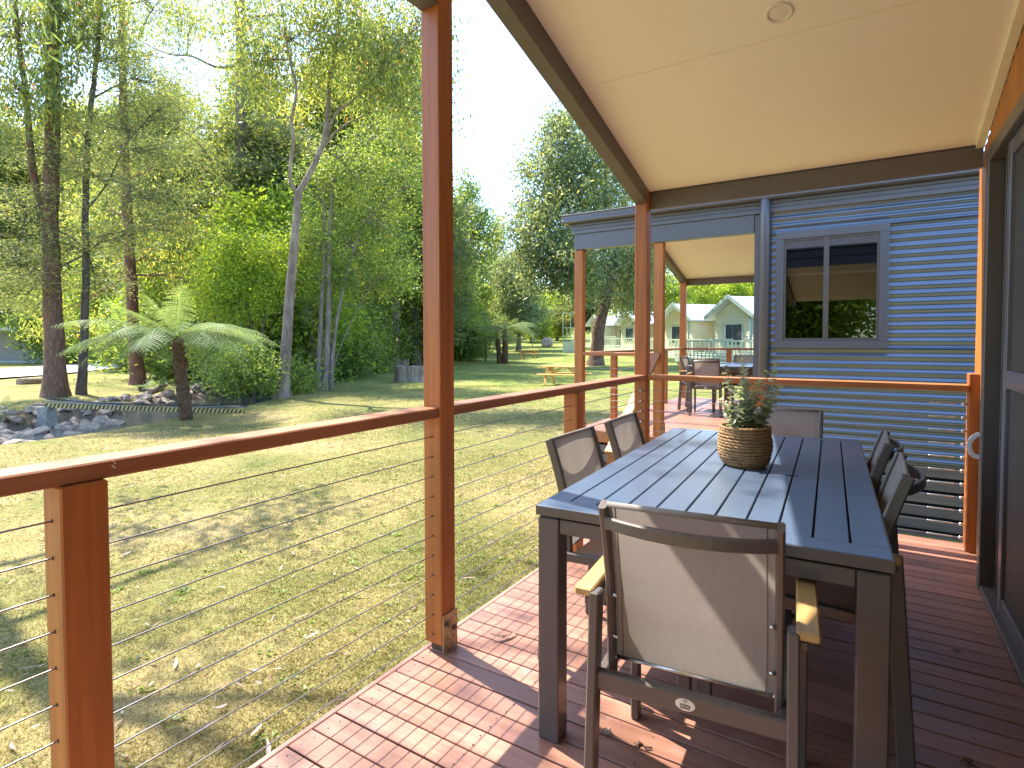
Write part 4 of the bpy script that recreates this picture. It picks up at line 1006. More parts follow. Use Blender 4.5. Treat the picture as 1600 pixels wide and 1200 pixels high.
# reddish trunk behind the tree fern
d = 22.5
build_tree('gum_tree', 'reddish brown trunked gum rising behind the large tree fern', 'tree',
    [(path([(216, 606), (209, 520), (205, 430), (200, 340), (195, 240), (192, 120), (190, -20)], d), 0.24, 0.12, 0.5)],
    layers([(200, 160, 70, 40, 60, 0), (260, 90, 60, 40, 60, 0), (130, 60, 70, 40, 50, 0), (290, 260, 55, 40, 50, 0), (240, 400, 60, 40, 50, 1), (300, 350, 50, 40, 45, .6), (160, 330, 60, 40, 45, 1), (230, 0, 80, 40, 60, 0), (100, 500, 60, 30, 40, 1.5), (310, 440, 45, 40, 45, .5)], d),
    'gum', 'bark_red', 'gum_leaf', per=30, limb_r=0.05)

# bright broad-leaved shrub
d = 19.6
build_tree('bright_shrub', 'bright yellow green leafy shrub glowing in sun beside the pale gum', 'shrub',
    [(path([(400, 606), (395, 540), (388, 470), (380, 400)], d), 0.06, 0.02, 0.2), (path([(408, 606), (410, 520), (420, 450)], d), 0.05, 0.02, 0.2)],
    layers([(385, 395, 45, 36, 85, 0), (350, 430, 42, 40, 85, -.4), (410, 440, 45, 40, 85, 0), (370, 475, 52, 32, 80, -.4), (330, 470, 36, 30, 45, -.2), (430, 400, 32, 32, 45, .3), (350, 385, 26, 20, 28, .2)], d),
    'bush', 'bark_dark', 'bright_leaf', per=34, limb_r=0.03)

# dark undergrowth on the bank around the gum
for (px, py, d, rx, ry, n, lb) in ((385, 568, 16.6, 42, 34, 110, 'dark rounded bush on the bank between tree fern and pale gum'),
                                   (345, 545, 18.5, 40, 36, 90, 'dark green bush directly behind the tree fern trunk'),
                                   (465, 590, 18.6, 26, 22, 44, 'low dark bush at the foot of the pale gum')):
    build_tree('bank_bush', lb, 'bush', [(path([(px, 622), (px, py + 20), (px + 4, py)], d), 0.03, 0.01, 0)], layers([(px, py, rx, ry, n, 0), (px - rx * .5, py + ry * .6, rx * .6, ry * .6, n // 3, -.2), (px + rx * .5, py + ry * .5, rx * .6, ry * .6, n // 3, -.2)], d), 'bush', 'bark_dark', 'mid_leaf', per=28, limb_r=0.02)

# multi-stemmed tree
d = 20.4
build_tree('stem_cluster_tree', 'grey several stemmed tree on the lawn edge right of the pale gum', 'tree',
    [(path([(499, 609), (500, 540), (503, 460), (508, 380), (505, 300)], d), 0.10, 0.05, 0.4),
     (path([(509, 608), (513, 520), (514, 430), (516, 340), (522, 250)], d), 0.12, 0.06, 0.4),
     (path([(517, 605), (521, 545), (530, 480), (545, 420), (565, 350)], d), 0.07, 0.03, 0.3),
     (path([(513, 604), (525, 560), (555, 490), (585, 440)], d + .3), 0.03, 0.012, 0.1)],
    layers([(510, 300, 60, 45, 90, .4), (560, 270, 60, 50, 95, .6), (480, 380, 45, 40, 65, .3), (545, 380, 60, 45, 95, .5), (600, 350, 50, 50, 85, .6), (510, 440, 45, 32, 60, .6), (575, 440, 50, 32, 65, .6), (620, 430, 40, 40, 60, .8), (590, 210, 50, 40, 55, .8), (640, 290, 36, 60, 60, .8)], d),
    'bush', 'bark_grey', 'mid_leaf', per=34, limb_r=0.04)

# trunks farther along the lawn edge
d = 33
build_tree('gum_tree', 'dark brown trunked gum left of the weathered stump', 'tree', [(path([(571, 580), (570, 520), (567, 450), (562, 360), (560, 240), (565, 100)], d), 0.36, 0.16, 0.5), ([at(567, 540, d), at(556, 520, d), at(548, 505, d)], 0.14, 0.05, 0)],
    layers([(560, 330, 50, 60, 60, 0), (600, 240, 55, 60, 60, 0), (540, 180, 60, 60, 60, 0), (610, 120, 60, 60, 60, 0), (600, 400, 40, 40, 40, 0)], d), 'big', 'bark_red', 'gum_leaf', per=60, limb_r=0.08)
d = 38
build_tree('gum_tree', 'pale tan trunked gum standing just behind the weathered stump', 'tree', [(path([(617, 572), (617, 520), (619, 450), (622, 360), (625, 240), (622, 100)], d), 0.38, 0.18, 0.2)],
    layers([(625, 350, 45, 60, 60, 0), (650, 270, 40, 60, 50, 0), (620, 200, 50, 60, 50, 0), (640, 420, 40, 45, 40, 0), (655, 120, 40, 60, 40, 0)], d), 'big', 'bark_grey', 'bright_leaf', per=60, limb_r=0.08)

# big leaning gum by the far cabins
d = 38.5
build_tree('leaning_gum', 'big leaning gum with blue green crown beside the far cabins', 'tree',
    [(path([(931, 560), (937, 510), (949, 462), (958, 420), (966, 380), (975, 330)], d), 0.46, 0.16, 0.5),
     ([at(939, 500, d), at(942, 460, d), at(946, 415, d), at(944, 360, d), at(946, 300, d), at(945, 240, d)], 0.24, 0.10, 0),
     ([at(943, 440, d), at(905, 410, d - 1), at(870, 400, d - 2), at(840, 390, d - 2)], 0.10, 0.03, 0),
     ([at(946, 330, d), at(910, 300, d), at(880, 270, d)], 0.10, 0.03, 0)],
    layers([(880, 230, 50, 45, 70, 0), (930, 260, 55, 45, 75, 0), (850, 290, 48, 50, 80, 0), (905, 320, 60, 45, 85, -1), (845, 360, 50, 45, 80, -1), (890, 395, 60, 35, 70, -2), (960, 330, 50, 45, 65, 1), (970, 420, 45, 40, 60, 1), (850, 420, 45, 35, 60, -1), (1010, 400, 45, 50, 50, 1), (905, 440, 45, 30, 40, -2), (880, 195, 30, 26, 24, 0), (985, 470, 35, 25, 30, 0)], d),
    'big', 'bark_brown', 'blue_leaf', per=58, limb_r=0.09)

# tall gums right of the main post
for (px, base_y, topy, d, rx, lf, lb) in ((738, 540, 285, 62, 34, 'mid_leaf', 'tall pointed gum just right of the main timber post, tallest there'),
                                         (775, 535, 350, 80, 26, 'gum_leaf', 'orange tipped gum between the tall pointed gum and the leaning gum'),
                                         (810, 535, 400, 66, 38, 'blue_leaf', 'pale grey green tree behind the far tree fern'),
                                         (700, 540, 330, 58, 32, 'mid_leaf', 'soft green tree partly hidden by the main timber post'),
                                         (722, 545, 420, 50, 22, 'mid_leaf', 'low soft green tree at the lawn edge right of the main post')):
    H = (base_y - topy)
    bl = []
    for k in range(7):
        u_ = 0.22 + 0.78 * k / 6; r_ = rx * (1.0 - 0.55 * abs(u_ - 0.5) * 1.3) * (0.55 if k == 6 else 1)
        bl.append(clump(px + random.uniform(-.3, .3) * rx, base_y - H * u_, d + random.uniform(-1, 1), r_, H * 0.11, int(44 * (r_ / 30))))
    build_tree('lawn_edge_tree', lb, 'tree', [(path([(px, base_y), (px + 2, base_y - H * .4), (px - 1, base_y - H * .8)], d), 0.3, 0.1, 0.2)], bl, 'far', 'bark_grey', lf, per=64, limb_r=0.1, group='tall trees along the lawn')

# ------------------------------------------------------------------ forest behind the creek: repeats of four trees
def proto_tree(hgt, spread, style, bk, lf, per, nb, seed):
    random.seed(seed)
    bl = []
    for k in range(nb):
        u_ = 0.18 + 0.82 * (k + random.random()) / nb; a = random.uniform(0, 6.28); r_ = spread * (1 - 0.5 * u_) * random.uniform(0.25, 0.75)
        s_ = spread * random.uniform(0.36, 0.55)
        bl.append((Vector((r_ * math.cos(a), r_ * math.sin(a), hgt * u_)), (s_, s_, s_ * 0.75), 26))
    x = random.uniform(-.4, .4)
    return build_tree('forest_tree', 'x', 'tree', [([(0, 0, 0), (x, 0, hgt * .35), (x * .5, x, hgt * .7), (0, 0, hgt * .98)], 0.26, 0.06, 0.4)], bl, style, bk, lf, per, limb_r=0.07)
protos = [proto_tree(19, 4.0, 'far', 'bark_grey', 'gum_leaf', 95, 17, 3), proto_tree(13, 3.8, 'farfine', 'bark_dark', 'wattle_leaf', 130, 14, 4),
          proto_tree(23, 4.6, 'far', 'bark_brown', 'gum_leaf', 100, 19, 5), proto_tree(8, 3.2, 'farfine', 'bark_dark', 'bright_leaf', 120, 11, 6),
          proto_tree(4.2, 2.6, 'farfine', 'bark_dark', 'mid_leaf', 130, 8, 8)]
random.seed(21)
spots = []
def put(px, d, k, s_=1.0): spots.append((px, d, k, s_))
for px, d in ((12, 52), (70, 56), (118, 54), (172, 52), (222, 56)): put(px, d, 2, 0.95)
for px, d, k in ((15, 62, 2), (60, 66, 0), (120, 64, 1), (175, 50, 0), (235, 44, 0), (262, 56, 1), (300, 30, 1), (330, 48, 0), (415, 34, 2), (440, 28, 1), (470, 44, 0), (510, 33, 2), (545, 50, 0), (590, 45, 2), (640, 52, 0), (650, 40, 1), (200, 55, 2), (90, 58, 2), (400, 60, 2), (320, 66, 2), (560, 66, 2), (0, 60, 0), (140, 70, 2), (480, 72, 2), (620, 74, 2), (250, 78, 2), (690, 80, 0), (370, 52, 0)): put(px, d, k, 1.0 if k == 1 else (0.72 if d < 36 else 0.95))
for px, d in ((165, 43), (200, 46), (250, 48), (430, 40), (480, 38), (520, 42), (560, 44), (40, 58), (105, 60), (300, 27), (330, 33), (440, 24), (470, 31), (540, 36), (600, 44), (650, 48), (285, 38), (235, 36), (400, 30), (150, 58)): put(px, d, 3, random.uniform(.7, 1.1))
for px, d in ((100, 45), (330, 26), (300, 30), (450, 27), (480, 33), (545, 31), (590, 40), (640, 42), (530, 27), (620, 50), (680, 55), (415, 24),  (255, 33), (712, 48), (730, 60)): put(px, d, 4, random.uniform(.7, 1.1))
for px, d in ((745, 95), (790, 100), (830, 92), (870, 100), (910, 96), (1000, 90), (1060, 84), (1100, 92), (1135, 84), (1170, 90), (1210, 86), (1030, 100), (700, 95), (760, 110), (850, 115)): put(px, d, random.choice((3, 3, 1)), random.uniform(.9, 1.4))
kinds = {0: 'grey trunked gum', 1: 'fine leaved dark wattle', 2: 'very tall brown trunked gum', 3: 'rounded bright green tree', 4: 'low green bush'}
marks = [(45, 'the low pale road building'), (88, 'the thick brown forked trunk'), (130, 'the slim dark wattle'), (210, 'the reddish trunk'), (290, 'the large tree fern'), (345, 'the bright shrub'), (378, 'the tall straight gum'), (448, 'the pale forking gum'),
         (510, 'the several stemmed tree'), (570, 'the dark brown gum'), (618, 'the tan trunked gum'), (680, 'the main timber post'), (740, 'the tall pointed gum'), (785, 'the far tree ferns'), (855, 'the far boulders'), (935, 'the leaning gum'), (1000, 'the corner post'), (1058, 'the second cream cabin'), (1110, 'the cream cabins'), (1165, 'the nearest cream cabin')]
used = set(); seen = {}
spots.sort(key=lambda q: (q[2], q[0], q[1]))
for px, d, k, s_ in spots:
    o = protos[k] if k not in used else copy_tree(protos[k]); used.add(k)
    p = at(px, 540, d); o.location = (p.x, p.y, g(p.x, p.y) - 0.1)
    z = s_ * random.uniform(0.9, 1.15); o.scale = (z * random.uniform(.9, 1.1), z * random.uniform(.9, 1.1), z); o.rotation_euler = (0, 0, random.uniform(0, 6.28))
    mk = min(marks, key=lambda q: abs(q[0] - px)); rel = 'just left of' if px < mk[0] - 12 else ('just right of' if px > mk[0] + 12 else 'straight behind')
    row = 'front row' if d < 34 else ('middle row' if d < 49 else ('back row' if d < 68 else 'farthest row'))
    lb = kinds[k] + ', ' + row + ', ' + rel + ' ' + mk[1]
    n_ = seen[lb] = seen.get(lb, 0) + 1
    o['label'] = lb if n_ == 1 else lb + ', ' + ('deeper', 'deepest', 'hindmost')[n_ - 2]
    o['group'] = 'wood behind creek and lawn, ' + ('gums', 'wattles', 'tall gums', 'green trees', 'bushes')[k]
    if k == 4: o['category'] = 'bush'

for (x, y, k, s_, lb) in ((-5.5, -15, 3, 1.1, 'rounded tree mirrored in the left window pane'), (-1.5, -17, 3, 1.3, 'rounded tree mirrored in the right window pane'), (-10, -20, 1, 1.0, 'dark wattle mirrored in the window beyond the rounded trees')):
    o = copy_tree(protos[k]); o.location = (x, y, g(x, y) - .1); o.scale = (s_,) * 3; o['label'] = lb; o['group'] = 'trees behind us mirrored in the window'
# far wooded hill: one mass of leaves
cr = Crown()
c_ = []
for i in range(1500):
    x = rng.uniform(-230, 60); y = rng.uniform(112, 165)
    if x < -70: y = rng.uniform(75, 130) + 0.0 * x
    h_ = 3 + 9 * rng.random(); c_.append((x, y, g(x, y) + h_))
for i in range(1200):
    a = rng.uniform(0, 1); x = -95 - 60 * rng.random(); y = rng.uniform(-30, 110); c_.append((x, y, g(x, y) + 2 + 20 * rng.random()))
c_ = np.array(c_)
STYLE['hill'] = dict(L=0.9, W=0.45, droop=0.4, sig=(1.8, 1.5))
foliage(cr, c_, 46, 'hill')
fh = link('distant_wood', cr.mesh('distant_wood'), 'wattle_leaf'); stuff(fh); fh['label'] = 'distant wooded hillside behind the lawn and cabins'; fh['category'] = 'wood'

# ------------------------------------------------------------------ ferns
def frond_mesh(L, npin, pinL, droop, lift, seed, dense=7):
    r_ = np.random.default_rng(seed); V = []; Q = []; Rn = []; n = 0
    # rachis: leaves the crown rising, then arches down
    def rach(u_): return np.array([L * (u_ - 0.10 * u_ ** 3), 0.0, L * (lift * u_ - droop * u_ ** 2.1)])
    def addq(p, tone):
        nonlocal n
        V.extend(p); Q.append((n, n + 1, n + 2, n + 3)); Rn.extend([tone] * 4); n += 4
    us = np.linspace(0, 1, 15)
    for a, b_ in zip(us[:-1], us[1:]):
        pa, pb = rach(a), rach(b_); w_ = 0.010 * (1 - a) + 0.002
        addq([pa + [0, -w_, 0], pa + [0, w_, 0], pb + [0, w_, 0], pb + [0, -w_, 0]], 0.15)
    for k in range(npin):
        u_ = 0.14 + 0.85 * k / npin; p = rach(u_); t = unit((rach(u_ + 0.01) - rach(u_ - 0.01))[None])[0]
        pl = pinL * (math.sin(math.pi * min(u_ * 0.93 + 0.09, 1.0)) ** 0.75) * r_.uniform(0.9, 1.08)
        for s_ in (-1, 1):
            d_ = np.array([0, s_, 0]) * 0.90 + t * 0.44 + np.array([0, 0, -0.20 - 0.15 * r_.random()]); d_ /= np.linalg.norm(d_)
            up_ = np.cross(d_, t) * s_; nrm = unit(np.cross(t, d_)[None])[0]
            tone = 0.35 + 0.5 * r_.random() * (0.5 + 0.5 * u_)
            for j in range(dense):
                f_ = (j + 0.4) / dense; c_ = p + d_ * pl * f_ + np.array([0, 0, -0.18 * pl * f_ * f_]); wl = pl * 0.175 * (1 - 0.78 * f_) + 0.004
                lw = pl / dense * 0.42
                for q_ in (-1, 1):
                    e_ = unit((t * q_ + d_ * 0.35)[None])[0]
                    b0 = c_ - d_ * lw; b1 = c_ + d_ * lw
                    addq([b0, c_ + e_ * wl * 0.55 - d_ * lw * 0.8, c_ + e_ * wl, c_ + e_ * wl * 0.55 + d_ * lw * 0.9], min(1, max(0, tone + r_.uniform(-.1, .1))))
            w_ = 0.004; addq([p - t * w_, p + t * w_, p + d_ * pl * 0.9 + t * 0.001 + np.array([0, 0, -0.15 * pl]), p + d_ * pl * 0.9 - t * 0.001 + np.array([0, 0, -0.15 * pl])], 0.2)
    return npmesh('frond', np.array(V), np.array(Q), np.array(Rn))
FR = [frond_mesh(2.2, 21, 0.46, 0.50, 0.42, 1), frond_mesh(2.1, 20, 0.44, 0.66, 0.34, 2), frond_mesh(2.35, 22, 0.46, 0.40, 0.40, 3), frond_mesh(1.6, 16, 0.32, 0.25, 0.75, 4), frond_mesh(1.8, 18, 0.34, 1.05, 0.22, 5)]
for m_ in FR: m_.materials.append(MATS['fern_leaf'])
def tree_fern(label, base, hgt, scale, nfr, seed, group=None, r0=0.13, lean=(0, 0), dense=True):
    rr_ = random.Random(seed); t = thing('tree_fern', label, 'tree fern', base, 0, group)
    S = MB(); P_ = [Vector((lean[0] * u_, lean[1] * u_, hgt * u_ - 0.1 * (u_ == 0))) for u_ in np.linspace(0, 1, 12)]
    S.tube(P_, [r0 * (1.12 - 0.25 * i / 11) * rr_.uniform(0.93, 1.07) for i in range(12)], 12); 
    # stubs of old fronds on the trunk
    for k in range(70 if dense else 24):
        u_ = rr_.uniform(0.1, 0.98); a = rr_.uniform(0, 6.28); p = Vector((lean[0]*u_, lean[1]*u_, hgt*u_)); o_ = Vector((math.cos(a), math.sin(a), 0)); S.tube([p + o_ * r0 * 0.9, p + o_ * r0 * 1.25 + Vector((0, 0, 0.05))], [0.02, 0.008], 5)
    S.build('trunk', 'fern_trunk', t)
    top = Vector((lean[0], lean[1], hgt))
    for k in range(nfr):
        a = 6.283 * k / nfr * 2.0 + rr_.uniform(-.2, .2); ring = k % 3
        mi = (0, 2, 1)[ring] if k < nfr - 5 else 3
        if ring == 2 and rr_.random() < 0.35 and k < nfr - 5: mi = 4
        o = link('frond', FR[mi], None, t, top + Vector((0, 0, 0.02 * ring)), (rr_.uniform(-.25, .25), rr_.uniform(-0.14, 0.16) + (0.06 if ring == 1 else -0.04), a))
        s_ = scale * rr_.uniform(0.85, 1.12); o.scale = (s_, s_, s_)
    return t
p = on_ground(291, 655); tree_fern('large sunlit tree fern leaning over the creek in front', (p.x, p.y, g(p.x, p.y)), 1.80, 1.0, 38, 3, lean=(-0.12, -0.1))
p = at(789, 552, 44); tree_fern('far tree fern with two dark trunks on the lawn, taller trunk', (p.x, p.y, g(p.x, p.y)), 2.6, 1.35, 26, 5, r0=0.22, dense=False)
p = at(781, 553, 44); tree_fern('far tree fern with short trunk left of the taller one', (p.x, p.y, g(p.x, p.y)), 1.9, 1.1, 22, 6, r0=0.2, lean=(-.2, 0), dense=False)
p = at(487, 600, 22.5); tree_fern('shaded tree fern between the pale gum and the several stemmed tree', (p.x, p.y, g(p.x, p.y)), 3.3, 1.0, 18, 8, r0=0.14, dense=False)
def ground_fern(label, base, scale, n, seed, group=None):
    rr_ = random.Random(seed); t = thing('ground_fern', label, 'fern', base, 0, group)
    for k in range(n):
        o = link('frond', FR[rr_.choice((0, 1, 3))], None, t, (rr_.uniform(-.08, .08), rr_.uniform(-.08, .08), 0), (rr_.uniform(-.2, .2), rr_.uniform(-0.75, -0.1), rr_.uniform(0, 6.28))); s_ = scale * rr_.uniform(.7, 1.1); o.scale = (s_, s_, s_)
for (px, py, d, s_, n, lb) in ((2, 662, 13.5, 0.42, 16, 'fern clump at the left picture edge above the rocks'), (-6, 688, 11.9, 0.30, 12, 'fern clump cut off by the left picture edge'),
                              (118, 645, 16.2, 0.16, 12, 'small grassy fern under the hazard striped pipe'), (242, 596, 19.5, 0.40, 14, 'dark green fern by the fallen logs behind the tree fern'), (470, 595, 19, 0.32, 10, 'small fern between pale gum and several stemmed tree')):
    p = at(px, py, d); ground_fern(lb, (p.x, p.y, g(p.x, p.y) + 0.02), s_, n, int(px + 50))

# ------------------------------------------------------------------ creek side things
def rock_mesh(seed, n=13):
    r_ = random.Random(seed); bm = bmesh.new()
    for k in range(n):
        v_ = Vector((r_.gauss(0, 1), r_.gauss(0, 1), r_.gauss(0, 1))).normalized(); bm.verts.new((v_.x * r_.uniform(.8, 1.1), v_.y * r_.uniform(.55, .8), v_.z * r_.uniform(.35, .6)))
    bmesh.ops.convex_hull(bm, input=bm.verts[:]); 
    for v_ in [v_ for v_ in bm.verts if not v_.link_faces]: bm.verts.remove(v_)
    me = bpy.data.meshes.new('rock'); bm.to_mesh(me); bm.free(); me.materials.append(MATS['rock']); return me
RK = [rock_mesh(s_) for s_ in range(12)]
random.seed(33)
cnt = 0
while cnt < 280:
    px = random.triangular(20, 250, 130); py = random.uniform(638, 692)
    i = random.randrange(2, 7); u_ = random.random(); a, b_ = CREEK[i], CREEK[i + 1]; c0 = a + (b_ - a) * u_
    dd = (b_ - a) / np.hypot(*(b_ - a)); nrm = np.array([-dd[1], dd[0]]); off = random.uniform(-1.6, 2.5)
    x, y = c0 + nrm * off; y0 = y
    if y > 12.5 or y < 1.5: continue
    if off < 0.6 and random.random() < 0.6: continue
    if y < 7 and off < 0.2 and random.random() < 0.5: off = random.uniform(0.4, 2.4); x, y = c0 + nrm * off
    if y > 6.9 and off < 1.7: continue
    z = max(g(x, y), -0.86)
    s_ = random.uniform(0.11, 0.27) * (1.25 if random.random() < .15 else 1)
    o = link('creek_rock', RK[random.randrange(12)], None, None, (x, y, z + s_ * 0.15), (random.uniform(-.4, .4), random.uniform(-.4, .4), random.uniform(0, 6.28))); o.scale = (s_,) * 3
    tag(o, 'angular brown grey rock lying in the creek bed', 'rock', 'rocks along the creek'); cnt += 1
# pylon and hazard striped pipe across the creek
pa = at(72, 633, 13.7); pb = at(380, 643, 13.6)
py_ = thing('pipe_support', 'weathered concrete pillar carrying the striped pipe at left', 'pillar', (pa.x, pa.y, 0))
pv = MB(); zb = g(pa.x, pa.y)
M_ = Matrix.Rotation(YAW, 4, 'Z')
for v0 in [[(-.14, -.18, zb - .3), (.14, -.18, zb - .3), (.14, .18, zb - .3), (-.14, .18, zb - .3), (-.08, -.15, pa.z - .04), (.13, -.15, pa.z - .04), (.13, .15, pa.z - .04), (-.08, .15, pa.z - .04)]]:
    pv.add([M_ @ (Vector(q_) * 1.0) for q_ in v0], [(0,3,2,1),(4,5,6,7),(0,1,5,4),(1,2,6,5),(2,3,7,6),(3,0,4,7)])
pv.build('pillar', 'concrete', py_)
pipe = thing('striped_pipe', 'yellow and black hazard striped pipe with cables spanning the creek', 'pipe')
L = (pb - pa).length; dirp = (pb - pa).normalized(); ns = 96; sd_ = dirp.cross(Vector((0, 0, 1))).normalized()
yb_ = MB(); bb = MB()
for k in range(ns):
    q0 = pa + dirp * (L * k / ns); q1 = pa + dirp * (L * (k + 1) / ns); sh = dirp * 0.05
    for sgn in (1, -1):
        o_ = sd_ * 0.05 * sgn
        (yb_ if k % 2 else bb).add([q0 + o_ + Vector((0, 0, -.055)), q1 + o_ + Vector((0, 0, -.055)), q1 + o_ + sh + Vector((0, 0, .055)), q0 + o_ + sh + Vector((0, 0, .055))], [(0, 1, 2, 3)])
    (yb_ if k % 2 else bb).add([q0 + sh + Vector((0, 0, .055)) - sd_ * .05, q1 + sh + Vector((0, 0, .055)) - sd_ * .05, q1 + sh + Vector((0, 0, .055)) + sd_ * .05, q0 + sh + Vector((0, 0, .055)) + sd_ * .05], [(0, 1, 2, 3)])
yb_.build('yellow_stripes', 'hazard_yellow', pipe); bb.build('black_stripes', 'hazard_black', pipe)
for k, (o_, h) in enumerate(((0.03, 0.10), (-0.05, 0.12), (0.0, 0.15))):
    P_ = [pa + dirp * (L * u_) + sd_ * o_ + Vector((0, 0, h + 0.015 * math.sin(u_ * 9 + k) - 0.05 * math.sin(math.pi * u_))) for u_ in np.linspace(-0.005, 1.02, 24)]
    MB().tube(P_, 0.013, 6).build('cable', 'hazard_black' if k else 'cable_grey', pipe)
# logs and stumps
def log(label, a, b_, r_, mat='log_wood', name='log', cat='log'):
    t = MB(); S = [Vector(a).lerp(Vector(b_), u_) for u_ in np.linspace(0, 1, 8)]
    t.tube(S, [r_ * random.uniform(.9, 1.08) for _ in S], 12); return tag(t.build(name, mat), label, cat)
def gp(px, py, up=0.0): p = on_ground(px, py); return (p.x, p.y, g(p.x, p.y) + up)
log('straight squared log on the grass beside the road at left', gp(30, 602, .1), gp(78, 598, .1), 0.16)
log('fallen log on the bank behind the tree fern, left one', gp(222, 612, .08), gp(240, 607, .2), 0.12, 'bark_dark')
log('fallen log on the bank behind the tree fern, right one', gp(232, 616, .08), gp(258, 608, .16), 0.10)
def stump(label, px, py, rad, h, mat, seed, name='tree_stump'):
    r_ = random.Random(seed); p = gp(px, py); t = thing(name, label, 'stump', p)
    m_ = MB(); n = 28; prof_ = [(1.12, -.1), (1.05, .12), (1.0, .45), (1.0, .8), (0.98, 1.0)]
    lob = [1 + 0.07 * math.sin(3 * a + 1) + 0.05 * math.sin(7 * a) + r_.uniform(-.03, .03) for a in np.linspace(0, 6.283, n, endpoint=False)]
    v = [(rad * q_ * lob[k] * math.cos(6.283*k/n), rad * q_ * lob[k] * math.sin(6.283*k/n), h * (z + (0.05 * math.sin(5 * 6.283*k/n) if z > .9 else 0))) for q_, z in prof_ for k in range(n)]
    f = [(i*n + k, i*n + (k+1) % n, (i+1)*n + (k+1) % n, (i+1)*n + k) for i in range(4) for k in range(n)]
    m_.add(v, f); m_.build('bark', mat, t)
    v2 = [(rad * .93 * lob[k] * math.cos(6.283*k/n), rad * .93 * lob[k] * math.sin(6.283*k/n), h * .97) for k in range(n)]
    MB().add(v2, [tuple(range(n))]).build('cut_face', 'log_wood', t); return t
stump('broad weathered grey tree stump on the lawn left of the main post', 640, 596, 0.62, 0.66, 'bark_grey', 2)
stump('small pale root stump behind the broad stump', 630, 572, 0.4, 0.5, 'log_wood', 5)
stump('grey stump beside the log on the far lawn', 826, 545, 0.9, 0.9, 'bark_grey', 7)
log('long dark log lying on the far lawn before the tree fern', gp(792, 546, .1), gp(822, 546, .1), 0.22, 'bark_dark')
p = at(856, 533, 75); o = link('boulder', RK[3], None, None, (p.x, p.y, g(p.x, p.y) + .5), (0, 0, 1)); o.scale = (0.95, 0.9, 1.6); tag(o, 'pair of grey boulders on the far lawn, right one', 'boulder')
p = at(850, 532, 77); o = link('boulder', RK[6], None, None, (p.x, p.y, g(p.x, p.y) + .4), (0, 0, 2)); o.scale = (0.7, 0.8, 1.5); tag(o, 'pair of grey boulders on the far lawn, left one', 'boulder')

# ------------------------------------------------------------------ picnic tables
def picnic(label, loc, rz):
    t = thing('picnic_table', label, 'picnic table', loc, rz, 'picnic tables on the lawn')
    for k in range(5): box('top_plank', 'picnic_timber', t, -0.90, 0.90, -0.36 + k * 0.146, -0.36 + k * 0.146 + 0.138, 0.70, 0.745, 0.004)
    for s_ in (-1, 1):
        for j in range(2): box('seat_plank', 'picnic_timber', t, -0.90, 0.90, s_ * 0.62 + j * 0.14 - 0.14, s_ * 0.62 + j * 0.14 - 0.006, 0.40, 0.445, 0.004)
        for q_ in (-1, 1): MB().bar((s_ * 0.62, q_ * 0.52, 0.0), (s_ * 0.62, q_ * 0.22, 0.70), 0.045, 0.10, 0.003, up=(1, 0, 0)).build('leg', 'picnic_timber', t)
        box('cross_beam', 'picnic_timber', t, s_ * 0.62 + 0.024, s_ * 0.62 + 0.07, -0.76, 0.76, 0.30, 0.399, 0.003)
        box('cross_beam', 'picnic_timber', t, s_ * 0.62 + 0.024, s_ * 0.62 + 0.07, -0.34, 0.34, 0.62, 0.699, 0.003)
        MB().bar((s_ * 0.58, 0, 0.36), (s_ * 0.12, 0, 0.68), 0.09, 0.045, 0.002).build('brace', 'picnic_timber', t)
p = on_ground(882, 601); picnic('yellow timber picnic table on the lawn nearest the neighbouring deck post', (p.x, p.y, g(p.x, p.y)), R(8))
p = on_ground(826, 561); picnic('smaller looking timber picnic table farther off on the lawn', (p.x, p.y, g(p.x, p.y)), R(14))

# ------------------------------------------------------------------ blue banded post, far bin, poles
p = on_ground(1036, 584); bt = thing('banded_post', 'slim blue and white banded post seen beside the neighbouring deck', 'post', (p.x, p.y, g(p.x, p.y)))
paint('blue_paint', (0.08, 0.30, 0.48), 0.4, var=0.2)
for k in range(5): MB().tube([(0, 0, .05 + .2 * k), (0, 0, .25 + .2 * k)], 0.075, 10).build('band', 'blue_paint' if k % 2 == 0 else 'white_plastic', bt)
p = at(735, 540, 52); bn = thing('waste_bin', 'green waste bin at the lawn edge right of the main post', 'bin', (p.x, p.y, g(p.x, p.y)))
MB().box(-.3, .3, -.3, .3, 0.05, 1.0, .03).build('body', 'bin_green', bn); MB().box(-.34, .34, -.36, .36, 1.0, 1.08, .03).build('lid', 'bin_green', bn)
for (px, y0, d, h, mt_, lb) in ((759, 541, 46, 2.0, 'bark_dark', 'dark pole with red sign left of the far tree ferns'), (793, 540, 60, 3.2, 'twig_grey', 'slim tall pole right of the far tree ferns'), (809, 535, 66, 3.0, 'bark_red', 'reddish pole at the back of the lawn'), (832, 532, 78, 5.0, 'white_plastic', 'pale pole at the back of the lawn')):
    p = at(px, y0, d); t_ = thing('pole', lb, 'pole', (p.x, p.y, g(p.x, p.y)))
    MB().tube([(0, 0, -.1), (0, 0, h)], 0.07, 8).build('shaft', mt_, t_)
    if px == 759: MB().box(-.14, .14, -.12, -.08, 1.25, 1.75, .02).build('sign', 'sign_red', t_)

